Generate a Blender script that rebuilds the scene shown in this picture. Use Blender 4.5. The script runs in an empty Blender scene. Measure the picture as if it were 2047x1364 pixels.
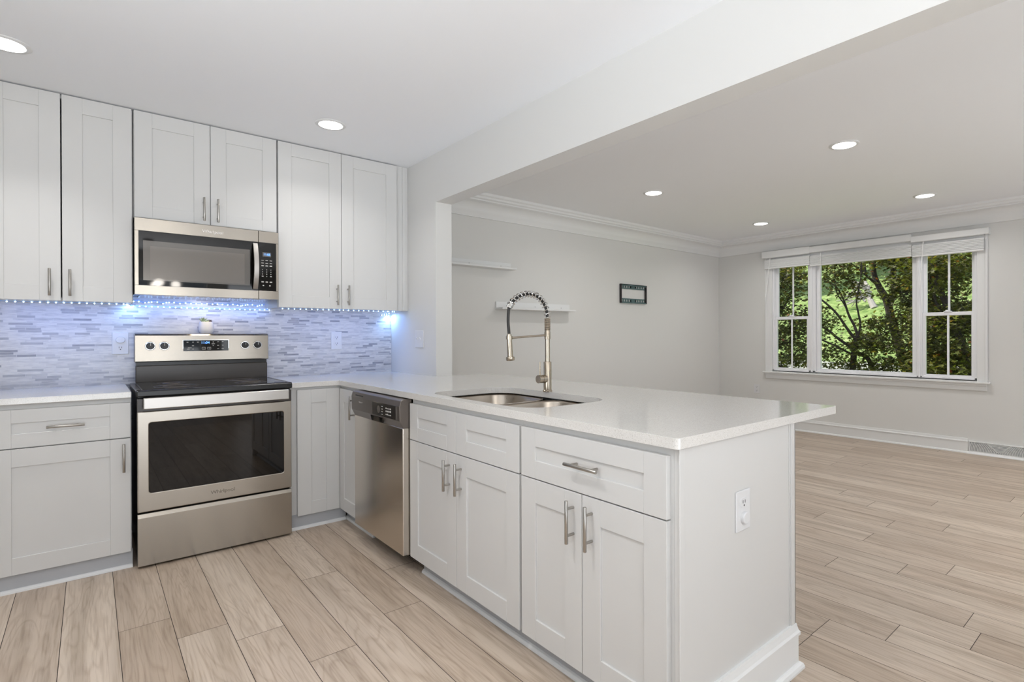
import bpy, bmesh, math, random
from mathutils import Vector, Matrix
R = math.radians
sc = bpy.context.scene
COL = sc.collection

# ------------------------------------------------------------------ camera
W_PX, H_PX = 2047, 1364
F_PX, SX, SY = 1074.14, 75.63, -8.0
CAM = Vector((-1.8701, -4.1871, 1.2049))
yaw, pit, rol = R(40.5422), R(-0.1237), R(-0.1836)
fw = Vector((math.sin(yaw) * math.cos(pit), math.cos(yaw) * math.cos(pit), math.sin(pit)))
rt0 = Vector((math.cos(yaw), -math.sin(yaw), 0))
up0 = rt0.cross(fw)
rt = rt0 * math.cos(rol) + up0 * math.sin(rol)
up = up0 * math.cos(rol) - rt0 * math.sin(rol)
cam_data = bpy.data.cameras.new('camera')
cam = bpy.data.objects.new('camera', cam_data)
COL.objects.link(cam)
cam.matrix_world = Matrix(((rt.x, up.x, -fw.x, CAM.x), (rt.y, up.y, -fw.y, CAM.y), (rt.z, up.z, -fw.z, CAM.z), (0, 0, 0, 1)))
cam_data.sensor_width = 36.0
cam_data.lens = 36.0 * F_PX / W_PX
cam_data.shift_x = -SX / W_PX
cam_data.shift_y = SY / W_PX
cam_data.clip_start = 0.02
sc.camera = cam

# ------------------------------------------------------------------ world, sun, exposure
world = bpy.data.worlds.new('world')
sc.world = world
world.use_nodes = True
wn = world.node_tree
bg = wn.nodes['Background']
bg.inputs['Color'].default_value = (0.72, 0.85, 1.0, 1)
bg.inputs['Strength'].default_value = 0.9
sun_data = bpy.data.lights.new('sun', 'SUN')
sun_data.energy = 4.8
sun_data.angle = R(0.6)
sun_data.color = (1.0, 0.95, 0.85)
sun = bpy.data.objects.new('sun', sun_data)
COL.objects.link(sun)
sun.rotation_euler = Vector((0.14, -0.55, -0.85)).to_track_quat('-Z', 'Y').to_euler()
sc.view_settings.view_transform = 'Standard'
sc.view_settings.look = 'None'
sc.view_settings.gamma = 1.0
sc.view_settings.use_curve_mapping = False
sc.view_settings.exposure = 0.14
KITCHEN_LAMP_W = 4.6
LIVING_LAMP_W = 5.4
DAYLIGHT_FILL_W = 86.0
CHANDELIER_W = 18.0
LED_W = 0.9


def area_light(name, loc, direction, sx, sy, watts, color=(1, 1, 1), shape='RECTANGLE', spread=180):
    d = bpy.data.lights.new(name, 'AREA')
    d.shape = shape
    d.size = sx
    if shape in ('RECTANGLE', 'ELLIPSE'):
        d.size_y = sy
    d.energy = watts
    d.color = color
    d.spread = R(spread)
    o = bpy.data.objects.new(name, d)
    COL.objects.link(o)
    o.location = loc
    o.rotation_euler = Vector(direction).to_track_quat('-Z', 'Y').to_euler()
    return o


# added fill lamps outside unseen openings behind the camera, mostly tilted towards the ceilings
area_light('daylight_fill_front', (-1.6, -7.35, 0.55), (0.05, 1, 1.30), 2.6, 1.5, DAYLIGHT_FILL_W, (0.90, 0.95, 1.0), spread=115)
area_light('daylight_sidelight', (0.075, -6.92, 1.2), (0, 1, 0), 0.45, 1.75, 8.0, (0.95, 0.97, 1.0))
area_light('daylight_fill_side', (-3.95, -3.6, 0.95), (1, 0.35, 0.9), 2.0, 1.1, DAYLIGHT_FILL_W * 0.60, (0.90, 0.95, 1.0), spread=115)
area_light('daylight_fill_living', (3.0, -7.30, 0.90), (-0.1, 1, 1.3), 2.2, 1.3, DAYLIGHT_FILL_W * 0.66, (0.90, 0.95, 1.0), spread=115)


# ------------------------------------------------------------------ materials
def lin(c):
    c = c / 255.0
    return c / 12.92 if c <= 0.04045 else ((c + 0.055) / 1.055) ** 2.4


def rgb(r, g, b):
    return (lin(r), lin(g), lin(b), 1.0)


def mat(name, color, rough=0.5, metal=0.0, spec=0.5, coat=0.0, emit=None, estr=0.0, aniso=0.0, trans=0.0):
    m = bpy.data.materials.new(name)
    m.use_nodes = True
    b = m.node_tree.nodes['Principled BSDF']
    b.inputs['Base Color'].default_value = color
    b.inputs['Roughness'].default_value = rough
    b.inputs['Metallic'].default_value = metal
    b.inputs['Specular IOR Level'].default_value = spec
    b.inputs['Coat Weight'].default_value = coat
    b.inputs['Anisotropic'].default_value = aniso
    b.inputs['Transmission Weight'].default_value = trans
    if emit:
        b.inputs['Emission Color'].default_value = emit
        b.inputs['Emission Strength'].default_value = estr
    return m


def N(m, typ, **kw):
    n = m.node_tree.nodes.new(typ)
    for k, v in kw.items():
        setattr(n, k, v)
    return n


def L(m, a, b):
    m.node_tree.links.new(a, b)


def math_node(m, op, a, b=None, c=None):
    n = N(m, 'ShaderNodeMath', operation=op)
    for i, v in enumerate((a, b, c)):
        if v is None:
            continue
        if isinstance(v, (int, float)):
            n.inputs[i].default_value = v
        else:
            L(m, v, n.inputs[i])
    return n.outputs[0]


def ramp(m, fac, stops, interp='LINEAR'):
    n = N(m, 'ShaderNodeValToRGB')
    n.color_ramp.interpolation = interp
    e = n.color_ramp.elements
    while len(e) < len(stops):
        e.new(0.5)
    for el, (p, c) in zip(e, stops):
        el.position = p
        el.color = c
    L(m, fac, n.inputs['Fac'])
    return n.outputs['Color']


def mixc(m, fac, a, b, blend='MIX'):
    n = N(m, 'ShaderNodeMix', data_type='RGBA', blend_type=blend)
    for s, v in ((n.inputs['Factor'], fac), (n.inputs['A'], a), (n.inputs['B'], b)):
        pass
    ins = [n.inputs[0], n.inputs[6], n.inputs[7]]
    for s, v in zip(ins, (fac, a, b)):
        if isinstance(v, (int, float)):
            s.default_value = v
        elif isinstance(v, tuple):
            s.default_value = v
        else:
            L(m, v, s)
    return n.outputs[2]


def bsdf(m):
    return m.node_tree.nodes['Principled BSDF']


def paint(name, color, rough, bump=0.02, scale=350.0):
    m = mat(name, color, rough)
    tc = N(m, 'ShaderNodeTexCoord')
    nz = N(m, 'ShaderNodeTexNoise')
    nz.inputs['Scale'].default_value = scale
    nz.inputs['Detail'].default_value = 2.0
    L(m, tc.outputs['Object'], nz.inputs['Vector'])
    bp = N(m, 'ShaderNodeBump')
    bp.inputs['Strength'].default_value = bump
    bp.inputs['Distance'].default_value = 0.002
    L(m, nz.outputs['Fac'], bp.inputs['Height'])
    L(m, bp.outputs['Normal'], bsdf(m).inputs['Normal'])
    return m


M = {}
M['wall'] = paint('wall_paint', rgb(221, 220, 217), 0.55, 0.06)
M['ceiling'] = paint('ceiling_paint', rgb(246, 247, 249), 0.7, 0.03)
M['trim'] = paint('trim_paint', rgb(231, 231, 230), 0.35, 0.01)
M['cab'] = paint('cabinet_paint', rgb(213, 212, 210), 0.32, 0.012)
M['cab_side'] = paint('cabinet_carcass_paint', rgb(213, 212, 210), 0.4, 0.01)
M['dark_gap'] = mat('dark_gap', rgb(30, 22, 20), 0.8)
M['vinyl'] = mat('white_vinyl', rgb(240, 240, 242), 0.3)
M['plastic'] = mat('white_plastic', rgb(222, 222, 223), 0.3)
M['slot'] = mat('outlet_slot', rgb(60, 58, 56), 0.6)
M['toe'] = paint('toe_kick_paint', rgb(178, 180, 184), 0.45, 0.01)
M['black'] = mat('black_plastic', rgb(28, 26, 24), 0.25, spec=0.35)
M['black_gloss'] = mat('black_glass', rgb(12, 11, 10), 0.04, spec=0.35)
M['oven_glass'] = mat('oven_glass', rgb(15, 12, 10), 0.02, spec=0.45)
M['oven_inner'] = mat('oven_window_glass', rgb(24, 19, 14), 0.02, spec=0.45)
M['mw_glass'] = mat('microwave_window', rgb(92, 86, 80), 0.16, spec=0.6, coat=0.3)
M['mw_inner'] = mat('microwave_window_mesh', rgb(104, 97, 90), 0.2, spec=0.6, coat=0.3)
M['dark_enamel'] = mat('dark_enamel', rgb(62, 55, 49), 0.26, spec=0.4)
M['ring'] = mat('burner_ring', rgb(92, 84, 78), 0.2)
M['marks'] = mat('panel_marks', rgb(205, 203, 198), 0.5)
M['display_box'] = mat('display_back', rgb(92, 90, 84), 0.2)
M['digits'] = mat('display_digits', rgb(90, 150, 255), 0.5, emit=rgb(105, 165, 255), estr=2.2)
M['engrave'] = mat('engraved_metal', rgb(120, 112, 102), 0.4, 0.6)
M['logo_silver'] = mat('logo_silver', rgb(215, 212, 208), 0.25, 0.6)
M['led'] = mat('led_bulb', rgb(235, 245, 255), 0.4, emit=(0.50, 0.76, 1.0, 1), estr=6.0)
M['led_tape'] = mat('led_tape', rgb(150, 180, 225), 0.3)
M['diffuser'] = mat('lamp_diffuser', rgb(255, 255, 255), 0.4, emit=(1, 0.985, 0.96, 1), estr=6.0)
M['bulb'] = mat('glowing_bulb', rgb(255, 244, 224), 0.4, emit=(1, 0.9, 0.75, 1), estr=8.0)
M['hose'] = mat('black_hose', rgb(44, 42, 40), 0.5)
M['bracket'] = mat('bracket_steel', rgb(82, 104, 104), 0.35, 0.3)
M['bracket_dark'] = mat('bracket_dark', rgb(48, 44, 44), 0.45, 0.2)
M['pot'] = mat('white_ceramic', rgb(226, 224, 226), 0.35)
M['soil'] = mat('potting_soil', rgb(92, 70, 52), 0.9)
M['succulent'] = mat('succulent_green', rgb(122, 142, 98), 0.5)
M['succulent_tip'] = mat('succulent_pale', rgb(186, 198, 158), 0.5)
M['succulent_dark'] = mat('succulent_dark', rgb(82, 66, 66), 0.5)
M['iron'] = mat('dark_bronze', rgb(58, 50, 45), 0.4, 0.7)
M['cord'] = mat('white_cord', rgb(240, 240, 238), 0.5)
M['bark'] = paint('tree_bark', rgb(66, 56, 50), 0.9, 0.6, 40)
M['bark_pale'] = paint('weathered_wood', rgb(190, 180, 174), 0.9, 0.5, 30)
M['road'] = paint('pale_paving', rgb(176, 178, 166), 0.9, 0.2, 60)


def brushed(name, color, rough, axis, aniso=0.5):
    m = mat(name, color, rough, 1.0)
    tc = N(m, 'ShaderNodeTexCoord')
    mp = N(m, 'ShaderNodeMapping')
    s = {'x': (2, 400, 400), 'y': (400, 2, 400), 'z': (400, 400, 2)}[axis]
    mp.inputs['Scale'].default_value = s
    nz = N(m, 'ShaderNodeTexNoise')
    nz.inputs['Scale'].default_value = 1.0
    nz.inputs['Detail'].default_value = 3.0
    L(m, tc.outputs['Object'], mp.inputs['Vector'])
    L(m, mp.outputs['Vector'], nz.inputs['Vector'])
    mr = N(m, 'ShaderNodeMapRange')
    mr.inputs['To Min'].default_value = rough * 0.94
    mr.inputs['To Max'].default_value = rough * 1.06
    L(m, nz.outputs['Fac'], mr.inputs['Value'])
    L(m, mr.outputs[0], bsdf(m).inputs['Roughness'])
    bp = N(m, 'ShaderNodeBump')
    bp.inputs['Strength'].default_value = 0.012
    bp.inputs['Distance'].default_value = 0.0004
    L(m, nz.outputs['Fac'], bp.inputs['Height'])
    L(m, bp.outputs['Normal'], bsdf(m).inputs['Normal'])
    tg = N(m, 'ShaderNodeCombineXYZ')
    for i, v in enumerate((0, 0, 1)):      # reflections stretch across the brush lines
        tg.inputs[i].default_value = v
    L(m, tg.outputs[0], bsdf(m).inputs['Tangent'])
    bsdf(m).inputs['Anisotropic'].default_value = aniso
    return m


M['steel'] = brushed('brushed_steel', rgb(166, 159, 149), 0.24, 'x', 0.82)
M['steel_v'] = brushed('brushed_steel_dishwasher', rgb(214, 206, 196), 0.24, 'y', 0.82)
M['steel_handle'] = brushed('brushed_steel_handle', rgb(186, 182, 177), 0.32, 'x', 0.6)
M['nickel'] = mat('brushed_nickel', rgb(176, 172, 166), 0.32, 1.0)
M['faucet'] = mat('brushed_nickel_faucet', rgb(184, 172, 155), 0.24, 1.0)
M['chrome'] = mat('polished_chrome', rgb(214, 212, 208), 0.12, 1.0)
M['sink'] = brushed('sink_steel', rgb(178, 168, 156), 0.28, 'y')
M['dw_panel'] = mat('dishwasher_panel', rgb(112, 104, 98), 0.3, 0.55)
M['dw_dark'] = mat('dishwasher_dark', rgb(52, 48, 44), 0.22, 0.2)


def make_quartz():
    m = mat('white_quartz', rgb(232, 229, 224), 0.13, spec=0.5, coat=0.15)
    tc = N(m, 'ShaderNodeTexCoord')
    nz = N(m, 'ShaderNodeTexNoise')
    nz.inputs['Scale'].default_value = 420.0
    nz.inputs['Detail'].default_value = 3.0
    L(m, tc.outputs['Object'], nz.inputs['Vector'])
    c = ramp(m, nz.outputs['Fac'], [(0.30, rgb(186, 181, 175)), (0.42, rgb(220, 217, 212)), (0.60, rgb(223, 220, 216)), (0.72, rgb(236, 234, 232))])
    L(m, c, bsdf(m).inputs['Base Color'])
    return m


M['quartz'] = make_quartz()


def make_floor():
    m = mat('oak_plank', rgb(170, 150, 130), 0.38, spec=0.4)
    tc = N(m, 'ShaderNodeTexCoord')
    at = N(m, 'ShaderNodeAttribute', attribute_name='tone')
    sep = N(m, 'ShaderNodeSeparateColor')
    L(m, at.outputs['Color'], sep.inputs['Color'])
    off = N(m, 'ShaderNodeVectorMath', operation='SCALE')
    L(m, at.outputs['Color'], off.inputs[0])
    off.inputs['Scale'].default_value = 37.0
    add = N(m, 'ShaderNodeVectorMath', operation='ADD')
    L(m, tc.outputs['Object'], add.inputs[0])
    L(m, off.outputs[0], add.inputs[1])
    mp = N(m, 'ShaderNodeMapping')
    mp.inputs['Scale'].default_value = (4.5, 0.50, 1.0)
    L(m, add.outputs[0], mp.inputs['Vector'])
    n1 = N(m, 'ShaderNodeTexNoise')
    n1.inputs['Scale'].default_value = 1.6
    n1.inputs['Detail'].default_value = 2.0
    n1.inputs['Distortion'].default_value = 0.5
    L(m, mp.outputs['Vector'], n1.inputs['Vector'])
    rings = math_node(m, 'FRACT', math_node(m, 'MULTIPLY', n1.outputs['Fac'], 15.0))
    rings = math_node(m, 'ABSOLUTE', math_node(m, 'SUBTRACT', rings, 0.5))
    mp2 = N(m, 'ShaderNodeMapping')
    mp2.inputs['Scale'].default_value = (120.0, 5.0, 1.0)
    L(m, add.outputs[0], mp2.inputs['Vector'])
    n2 = N(m, 'ShaderNodeTexNoise')
    n2.inputs['Scale'].default_value = 1.0
    n2.inputs['Detail'].default_value = 4.0
    L(m, mp2.outputs['Vector'], n2.inputs['Vector'])
    mp3 = N(m, 'ShaderNodeMapping')
    mp3.inputs['Scale'].default_value = (18.0, 0.9, 1.0)
    L(m, add.outputs[0], mp3.inputs['Vector'])
    n3 = N(m, 'ShaderNodeTexNoise')
    n3.inputs['Scale'].default_value = 1.0
    n3.inputs['Detail'].default_value = 4.0
    L(m, mp3.outputs['Vector'], n3.inputs['Vector'])
    base = ramp(m, sep.outputs[0], [(0.0, rgb(182, 164, 146)), (0.5, rgb(190, 173, 156)), (1.0, rgb(199, 183, 166))])
    blotch = ramp(m, n3.outputs['Fac'], [(0.30, (0.74, 0.72, 0.69, 1)), (0.50, (0.96, 0.96, 0.96, 1)), (0.66, (1.09, 1.10, 1.11, 1))])
    c = mixc(m, 0.9, base, blotch, 'MULTIPLY')
    grain = ramp(m, n2.outputs['Fac'], [(0.34, (0.78, 0.75, 0.72, 1)), (0.52, (1, 1, 1, 1))])
    c = mixc(m, 0.8, c, grain, 'MULTIPLY')
    ring = ramp(m, rings, [(0.0, (0.83, 0.80, 0.77, 1)), (0.22, (1, 1, 1, 1))])
    c = mixc(m, 0.8, c, ring, 'MULTIPLY')
    L(m, c, bsdf(m).inputs['Base Color'])
    bp = N(m, 'ShaderNodeBump')
    bp.inputs['Strength'].default_value = 0.12
    bp.inputs['Distance'].default_value = 0.001
    L(m, n2.outputs['Fac'], bp.inputs['Height'])
    L(m, bp.outputs['Normal'], bsdf(m).inputs['Normal'])
    return m


M['floor'] = make_floor()


def make_mosaic():
    m = mat('marble_mosaic', rgb(225, 224, 224), 0.28)
    tc = N(m, 'ShaderNodeTexCoord')
    sp = N(m, 'ShaderNodeSeparateXYZ')
    L(m, tc.outputs['Object'], sp.inputs[0])
    zr = math_node(m, 'DIVIDE', sp.outputs['Z'], 0.0137)
    row = math_node(m, 'FLOOR', zr)
    fz = math_node(m, 'SUBTRACT', zr, row)
    wn1 = N(m, 'ShaderNodeTexWhiteNoise', noise_dimensions='1D')
    L(m, row, wn1.inputs['W'])
    # tile length varies by row, start shifts by row
    ln = math_node(m, 'MULTIPLY_ADD', wn1.outputs['Value'], 0.055, 0.055)
    sh = N(m, 'ShaderNodeSeparateColor')
    L(m, wn1.outputs['Color'], sh.inputs['Color'])
    xs = math_node(m, 'ADD', sp.outputs['X'], math_node(m, 'MULTIPLY', sh.outputs[1], 0.9))
    xr = math_node(m, 'DIVIDE', math_node(m, 'ADD', xs, 10.0), ln)
    ci = math_node(m, 'FLOOR', xr)
    fx = math_node(m, 'SUBTRACT', xr, ci)
    cv = N(m, 'ShaderNodeCombineXYZ')
    L(m, ci, cv.inputs[0])
    L(m, row, cv.inputs[1])
    wn2 = N(m, 'ShaderNodeTexWhiteNoise', noise_dimensions='2D')
    L(m, cv.outputs[0], wn2.inputs['Vector'])
    tone = ramp(m, wn2.outputs['Value'], [(0.0, rgb(216, 214, 212)), (0.42, rgb(208, 206, 205)), (0.68, rgb(194, 193, 194)), (0.84, rgb(174, 173, 177)), (0.95, rgb(152, 152, 158))], 'CONSTANT')
    mp = N(m, 'ShaderNodeMapping')
    mp.inputs['Scale'].default_value = (22.0, 22.0, 160.0)
    L(m, tc.outputs['Object'], mp.inputs['Vector'])
    nz = N(m, 'ShaderNodeTexNoise')
    nz.inputs['Scale'].default_value = 1.0
    nz.inputs['Detail'].default_value = 4.0
    L(m, mp.outputs['Vector'], nz.inputs['Vector'])
    vein = ramp(m, nz.outputs['Fac'], [(0.36, (0.80, 0.80, 0.82, 1)), (0.52, (1, 1, 1, 1)), (0.7, (1.05, 1.05, 1.04, 1))])
    c = mixc(m, 0.8, tone, vein, 'MULTIPLY')
    gz = math_node(m, 'LESS_THAN', math_node(m, 'ABSOLUTE', math_node(m, 'SUBTRACT', fz, 0.5)), 0.44)
    dx = math_node(m, 'MULTIPLY', math_node(m, 'SUBTRACT', 0.5, math_node(m, 'ABSOLUTE', math_node(m, 'SUBTRACT', fx, 0.5))), ln)
    gx = math_node(m, 'GREATER_THAN', dx, 0.0009)
    inside = math_node(m, 'MULTIPLY', gz, gx)
    c = mixc(m, inside, rgb(206, 205, 205), c)
    L(m, c, bsdf(m).inputs['Base Color'])
    bp = N(m, 'ShaderNodeBump')
    bp.inputs['Strength'].default_value = 0.35
    bp.inputs['Distance'].default_value = 0.001
    L(m, inside, bp.inputs['Height'])
    L(m, bp.outputs['Normal'], bsdf(m).inputs['Normal'])
    return m


M['mosaic'] = make_mosaic()


def make_leaf(name, stops):
    m = bpy.data.materials.new(name)
    m.use_nodes = True
    nt = m.node_tree
    b = bsdf(m)
    at = N(m, 'ShaderNodeAttribute', attribute_name='tone')
    sep = N(m, 'ShaderNodeSeparateColor')
    L(m, at.outputs['Color'], sep.inputs['Color'])
    c = ramp(m, sep.outputs[0], stops)
    L(m, c, b.inputs['Base Color'])
    b.inputs['Roughness'].default_value = 0.6
    tr = N(m, 'ShaderNodeBsdfTranslucent')
    c2 = mixc(m, 1.0, c, (1.1, 1.2, 0.7, 1), 'MULTIPLY')
    L(m, c2, tr.inputs['Color'])
    mx = N(m, 'ShaderNodeMixShader')
    mx.inputs[0].default_value = 0.34
    L(m, b.outputs[0], mx.inputs[1])
    L(m, tr.outputs[0], mx.inputs[2])
    L(m, mx.outputs[0], nt.nodes['Material Output'].inputs['Surface'])
    return m


M['leaf'] = make_leaf('maple_leaf', [(0.0, rgb(56, 55, 18)), (0.45, rgb(88, 90, 30)), (0.75, rgb(124, 130, 48)), (0.93, rgb(150, 116, 48)), (1.0, rgb(150, 80, 36))])
M['leaf_bright'] = make_leaf('bush_leaf', [(0.0, rgb(70, 96, 44)), (0.5, rgb(112, 146, 70)), (1.0, rgb(160, 190, 100))])


def make_grass():
    m = mat('hillside_grass', rgb(120, 160, 70), 0.9)
    tc = N(m, 'ShaderNodeTexCoord')
    nz = N(m, 'ShaderNodeTexNoise')
    nz.inputs['Scale'].default_value = 3.4
    nz.inputs['Detail'].default_value = 8.0
    nz.inputs['Roughness'].default_value = 0.75
    L(m, tc.outputs['Object'], nz.inputs['Vector'])
    c = ramp(m, nz.outputs['Fac'], [(0.30, rgb(74, 108, 52)), (0.45, rgb(118, 144, 72)), (0.56, rgb(150, 172, 100)), (0.70, rgb(198, 196, 150))])
    L(m, c, bsdf(m).inputs['Base Color'])
    return m


M['grass'] = make_grass()


def make_glass():
    m = bpy.data.materials.new('window_glass')
    m.use_nodes = True
    nt = m.node_tree
    t = N(m, 'ShaderNodeBsdfTransparent')
    g = N(m, 'ShaderNodeBsdfGlossy')
    g.inputs['Roughness'].default_value = 0.0
    f = N(m, 'ShaderNodeFresnel')
    f.inputs['IOR'].default_value = 1.25
    mx = N(m, 'ShaderNodeMixShader')
    L(m, f.outputs[0], mx.inputs[0])
    L(m, t.outputs[0], mx.inputs[1])
    L(m, g.outputs[0], mx.inputs[2])
    L(m, mx.outputs[0], nt.nodes['Material Output'].inputs['Surface'])
    return m


M['glass'] = make_glass()

# ------------------------------------------------------------------ mesh helpers
ORI = {}


class MB:
    """collects boxes, tubes, prisms in world coordinates and links them as one mesh object"""

    def __init__(self):
        self.v, self.f, self.mi, self.tone = [], [], [], []
        self.cur = 0

    def add(self, vs, fs, tone=None):
        o = len(self.v)
        self.v += [tuple(p) for p in vs]
        for f in fs:
            self.f.append([i + o for i in f])
            self.mi.append(self.cur)
            self.tone.append(tone)
        return self

    def box(self, x0, x1, y0, y1, z0, z1):
        x0, x1 = min(x0, x1), max(x0, x1)
        y0, y1 = min(y0, y1), max(y0, y1)
        z0, z1 = min(z0, z1), max(z0, z1)
        v = [(x0, y0, z0), (x1, y0, z0), (x1, y1, z0), (x0, y1, z0), (x0, y0, z1), (x1, y0, z1), (x1, y1, z1), (x0, y1, z1)]
        return self.add(v, [(0, 3, 2, 1), (4, 5, 6, 7), (0, 1, 5, 4), (1, 2, 6, 5), (2, 3, 7, 6), (3, 0, 4, 7)])

    def fbox(self, F, u0, u1, n0, n1, v0, v1):
        a, b = F(u0, n0, v0), F(u1, n1, v1)
        return self.box(a[0], b[0], a[1], b[1], a[2], b[2])

    def tube(self, pts, r, n=12, caps=True, closed=False):
        pts = [Vector(p) for p in pts]
        k = len(pts)
        rs = r if isinstance(r, (list, tuple)) else [r] * k
        vs, fs = [], []
        ref = None
        for i, p in enumerate(pts):
            if closed:
                d = pts[(i + 1) % k] - pts[i - 1]
            else:
                d = pts[min(i + 1, k - 1)] - pts[max(i - 1, 0)]
            d.normalize()
            if ref is None:
                ref = Vector((0, 0, 1)) if abs(d.z) < 0.9 else Vector((1, 0, 0))
            a = ref - d * ref.dot(d)
            if a.length < 1e-6:
                a = d.orthogonal()
            a.normalize()
            ref = a
            b = d.cross(a)
            for j in range(n):
                t = 2 * math.pi * j / n
                vs.append(p + (a * math.cos(t) + b * math.sin(t)) * rs[i])
        for i in range(k if closed else k - 1):
            i2 = (i + 1) % k
            for j in range(n):
                fs.append((i * n + j, i * n + (j + 1) % n, i2 * n + (j + 1) % n, i2 * n + j))
        if caps and not closed:
            fs.append(tuple(range(n - 1, -1, -1)))
            fs.append(tuple((k - 1) * n + j for j in range(n)))
        return self.add(vs, fs)

    def cyl(self, p0, p1, r, n=16):
        return self.tube([p0, p1], r, n)

    def lathe(self, prof, c, n=24, axis='z'):
        vs, fs = [], []
        for (r, h) in prof:
            for j in range(n):
                t = 2 * math.pi * j / n
                a, b = max(r, 1e-5) * math.cos(t), max(r, 1e-5) * math.sin(t)
                p = {'z': (a, b, h), 'x': (h, a, b), 'y': (b, h, a)}[axis]
                vs.append((c[0] + p[0], c[1] + p[1], c[2] + p[2]))
        for i in range(len(prof) - 1):
            for j in range(n):
                fs.append((i * n + j, i * n + (j + 1) % n, (i + 1) * n + (j + 1) % n, (i + 1) * n + j))
        fs.append(tuple(range(n - 1, -1, -1)))
        fs.append(tuple((len(prof) - 1) * n + j for j in range(n)))
        return self.add(vs, fs)

    def prism(self, poly, fn, a0, a1):
        """poly of (p, q) pairs; fn(p, q, a) -> world"""
        k = len(poly)
        vs = [fn(p, q, a0) for p, q in poly] + [fn(p, q, a1) for p, q in poly]
        fs = [tuple(range(k)), tuple(range(2 * k - 1, k - 1, -1))]
        for i in range(k):
            j = (i + 1) % k
            fs.append((i, k + i, k + j, j))
        return self.add(vs, fs)

    def build(self, name, m, parent=None, bevel=0.0, seg=2, smooth=False, label=None, kind=None):
        me = bpy.data.meshes.new(name)
        o = ORI.get(parent.name, Vector((0, 0, 0))) if parent else Vector((0, 0, 0))
        me.from_pydata([(a - o.x, b - o.y, c - o.z) for a, b, c in self.v], [], self.f)
        mats = m if isinstance(m, (list, tuple)) else [m]
        for x in mats:
            me.materials.append(M[x] if isinstance(x, str) else x)
        if len(mats) > 1:
            me.polygons.foreach_set('material_index', self.mi)
        if any(t is not None for t in self.tone):
            ca = me.color_attributes.new('tone', 'FLOAT_COLOR', 'CORNER')
            data = []
            for p, t in zip(me.polygons, self.tone):
                t = t or (0.5, 0.5, 0.5)
                for _ in range(p.loop_total):
                    data += [t[0], t[1], t[2], 1.0]
            ca.data.foreach_set('color', data)
        bm = bmesh.new()
        bm.from_mesh(me)
        if not any(t is not None for t in self.tone):
            bmesh.ops.recalc_face_normals(bm, faces=bm.faces)
        bm.to_mesh(me)
        bm.free()
        if smooth:
            me.polygons.foreach_set('use_smooth', [True] * len(me.polygons))
            me.set_sharp_from_angle(angle=R(38))
        ob = bpy.data.objects.new(name, me)
        COL.objects.link(ob)
        if parent:
            ob.parent = parent
        ORI[ob.name] = o
        if bevel:
            bv = ob.modifiers.new('bevel', 'BEVEL')
            bv.width = bevel
            bv.segments = seg
            bv.limit_method = 'ANGLE'
            bv.angle_limit = R(40)
        if label:
            ob['label'] = label
        if kind:
            ob['kind'] = kind
        return ob


def tag(o, label, cat, group=None, kind=None):
    o['label'] = label
    o['category'] = cat
    if group:
        o['group'] = group
    if kind:
        o['kind'] = kind
    return o


def thing(name, label, cat, loc, group=None):
    o = bpy.data.objects.new(name, None)
    o.empty_display_size = 0.05
    COL.objects.link(o)
    o.location = loc
    ORI[o.name] = Vector(loc)
    return tag(o, label, cat, group)


def struct(o):
    o['kind'] = 'structure'
    return o


def text(name, body, size, loc, rot, m, parent, align='CENTER', extrude=0.0004, squash=1.0):
    c = bpy.data.curves.new(name, 'FONT')
    c.body = body
    c.size = size
    c.align_x = align
    c.align_y = 'CENTER'
    c.extrude = extrude
    tmp = bpy.data.objects.new(name + '_curve', c)
    COL.objects.link(tmp)
    bpy.context.view_layer.update()
    me = bpy.data.meshes.new_from_object(tmp.evaluated_get(bpy.context.evaluated_depsgraph_get()))
    bpy.data.objects.remove(tmp)
    me.name = name
    me.materials.clear()
    me.materials.append(M[m])
    o = bpy.data.objects.new(name, me)
    COL.objects.link(o)
    o.parent = parent
    o.location = Vector(loc) - ORI[parent.name]
    o.rotation_euler = rot
    o.scale = (squash, 1, 1)
    ORI[o.name] = ORI[parent.name]
    return o


def face_back(y0):      # a vertical face that looks towards -Y; u = world x, n = out of the face
    return lambda u, n, v: (u, y0 - n, v)


def face_side(x0):      # a vertical face that looks towards -X; u = world y
    return lambda u, n, v: (x0 - n, u, v)


ROT_BACK = (R(90), 0, 0)
ROT_SIDE = (R(90), 0, R(-90))

# ------------------------------------------------------------------ measures
ZC, CT = 0.920, 0.031          # worktop
ZB = ZC - CT
CEIL = 2.5056
OPEN_Y, BEAM_Z, WT = -0.7554, 2.1611, 0.1286
XW = 4.904
YL = 0.0443
X0, Y0 = -3.45, -6.7           # left and front walls

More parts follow.
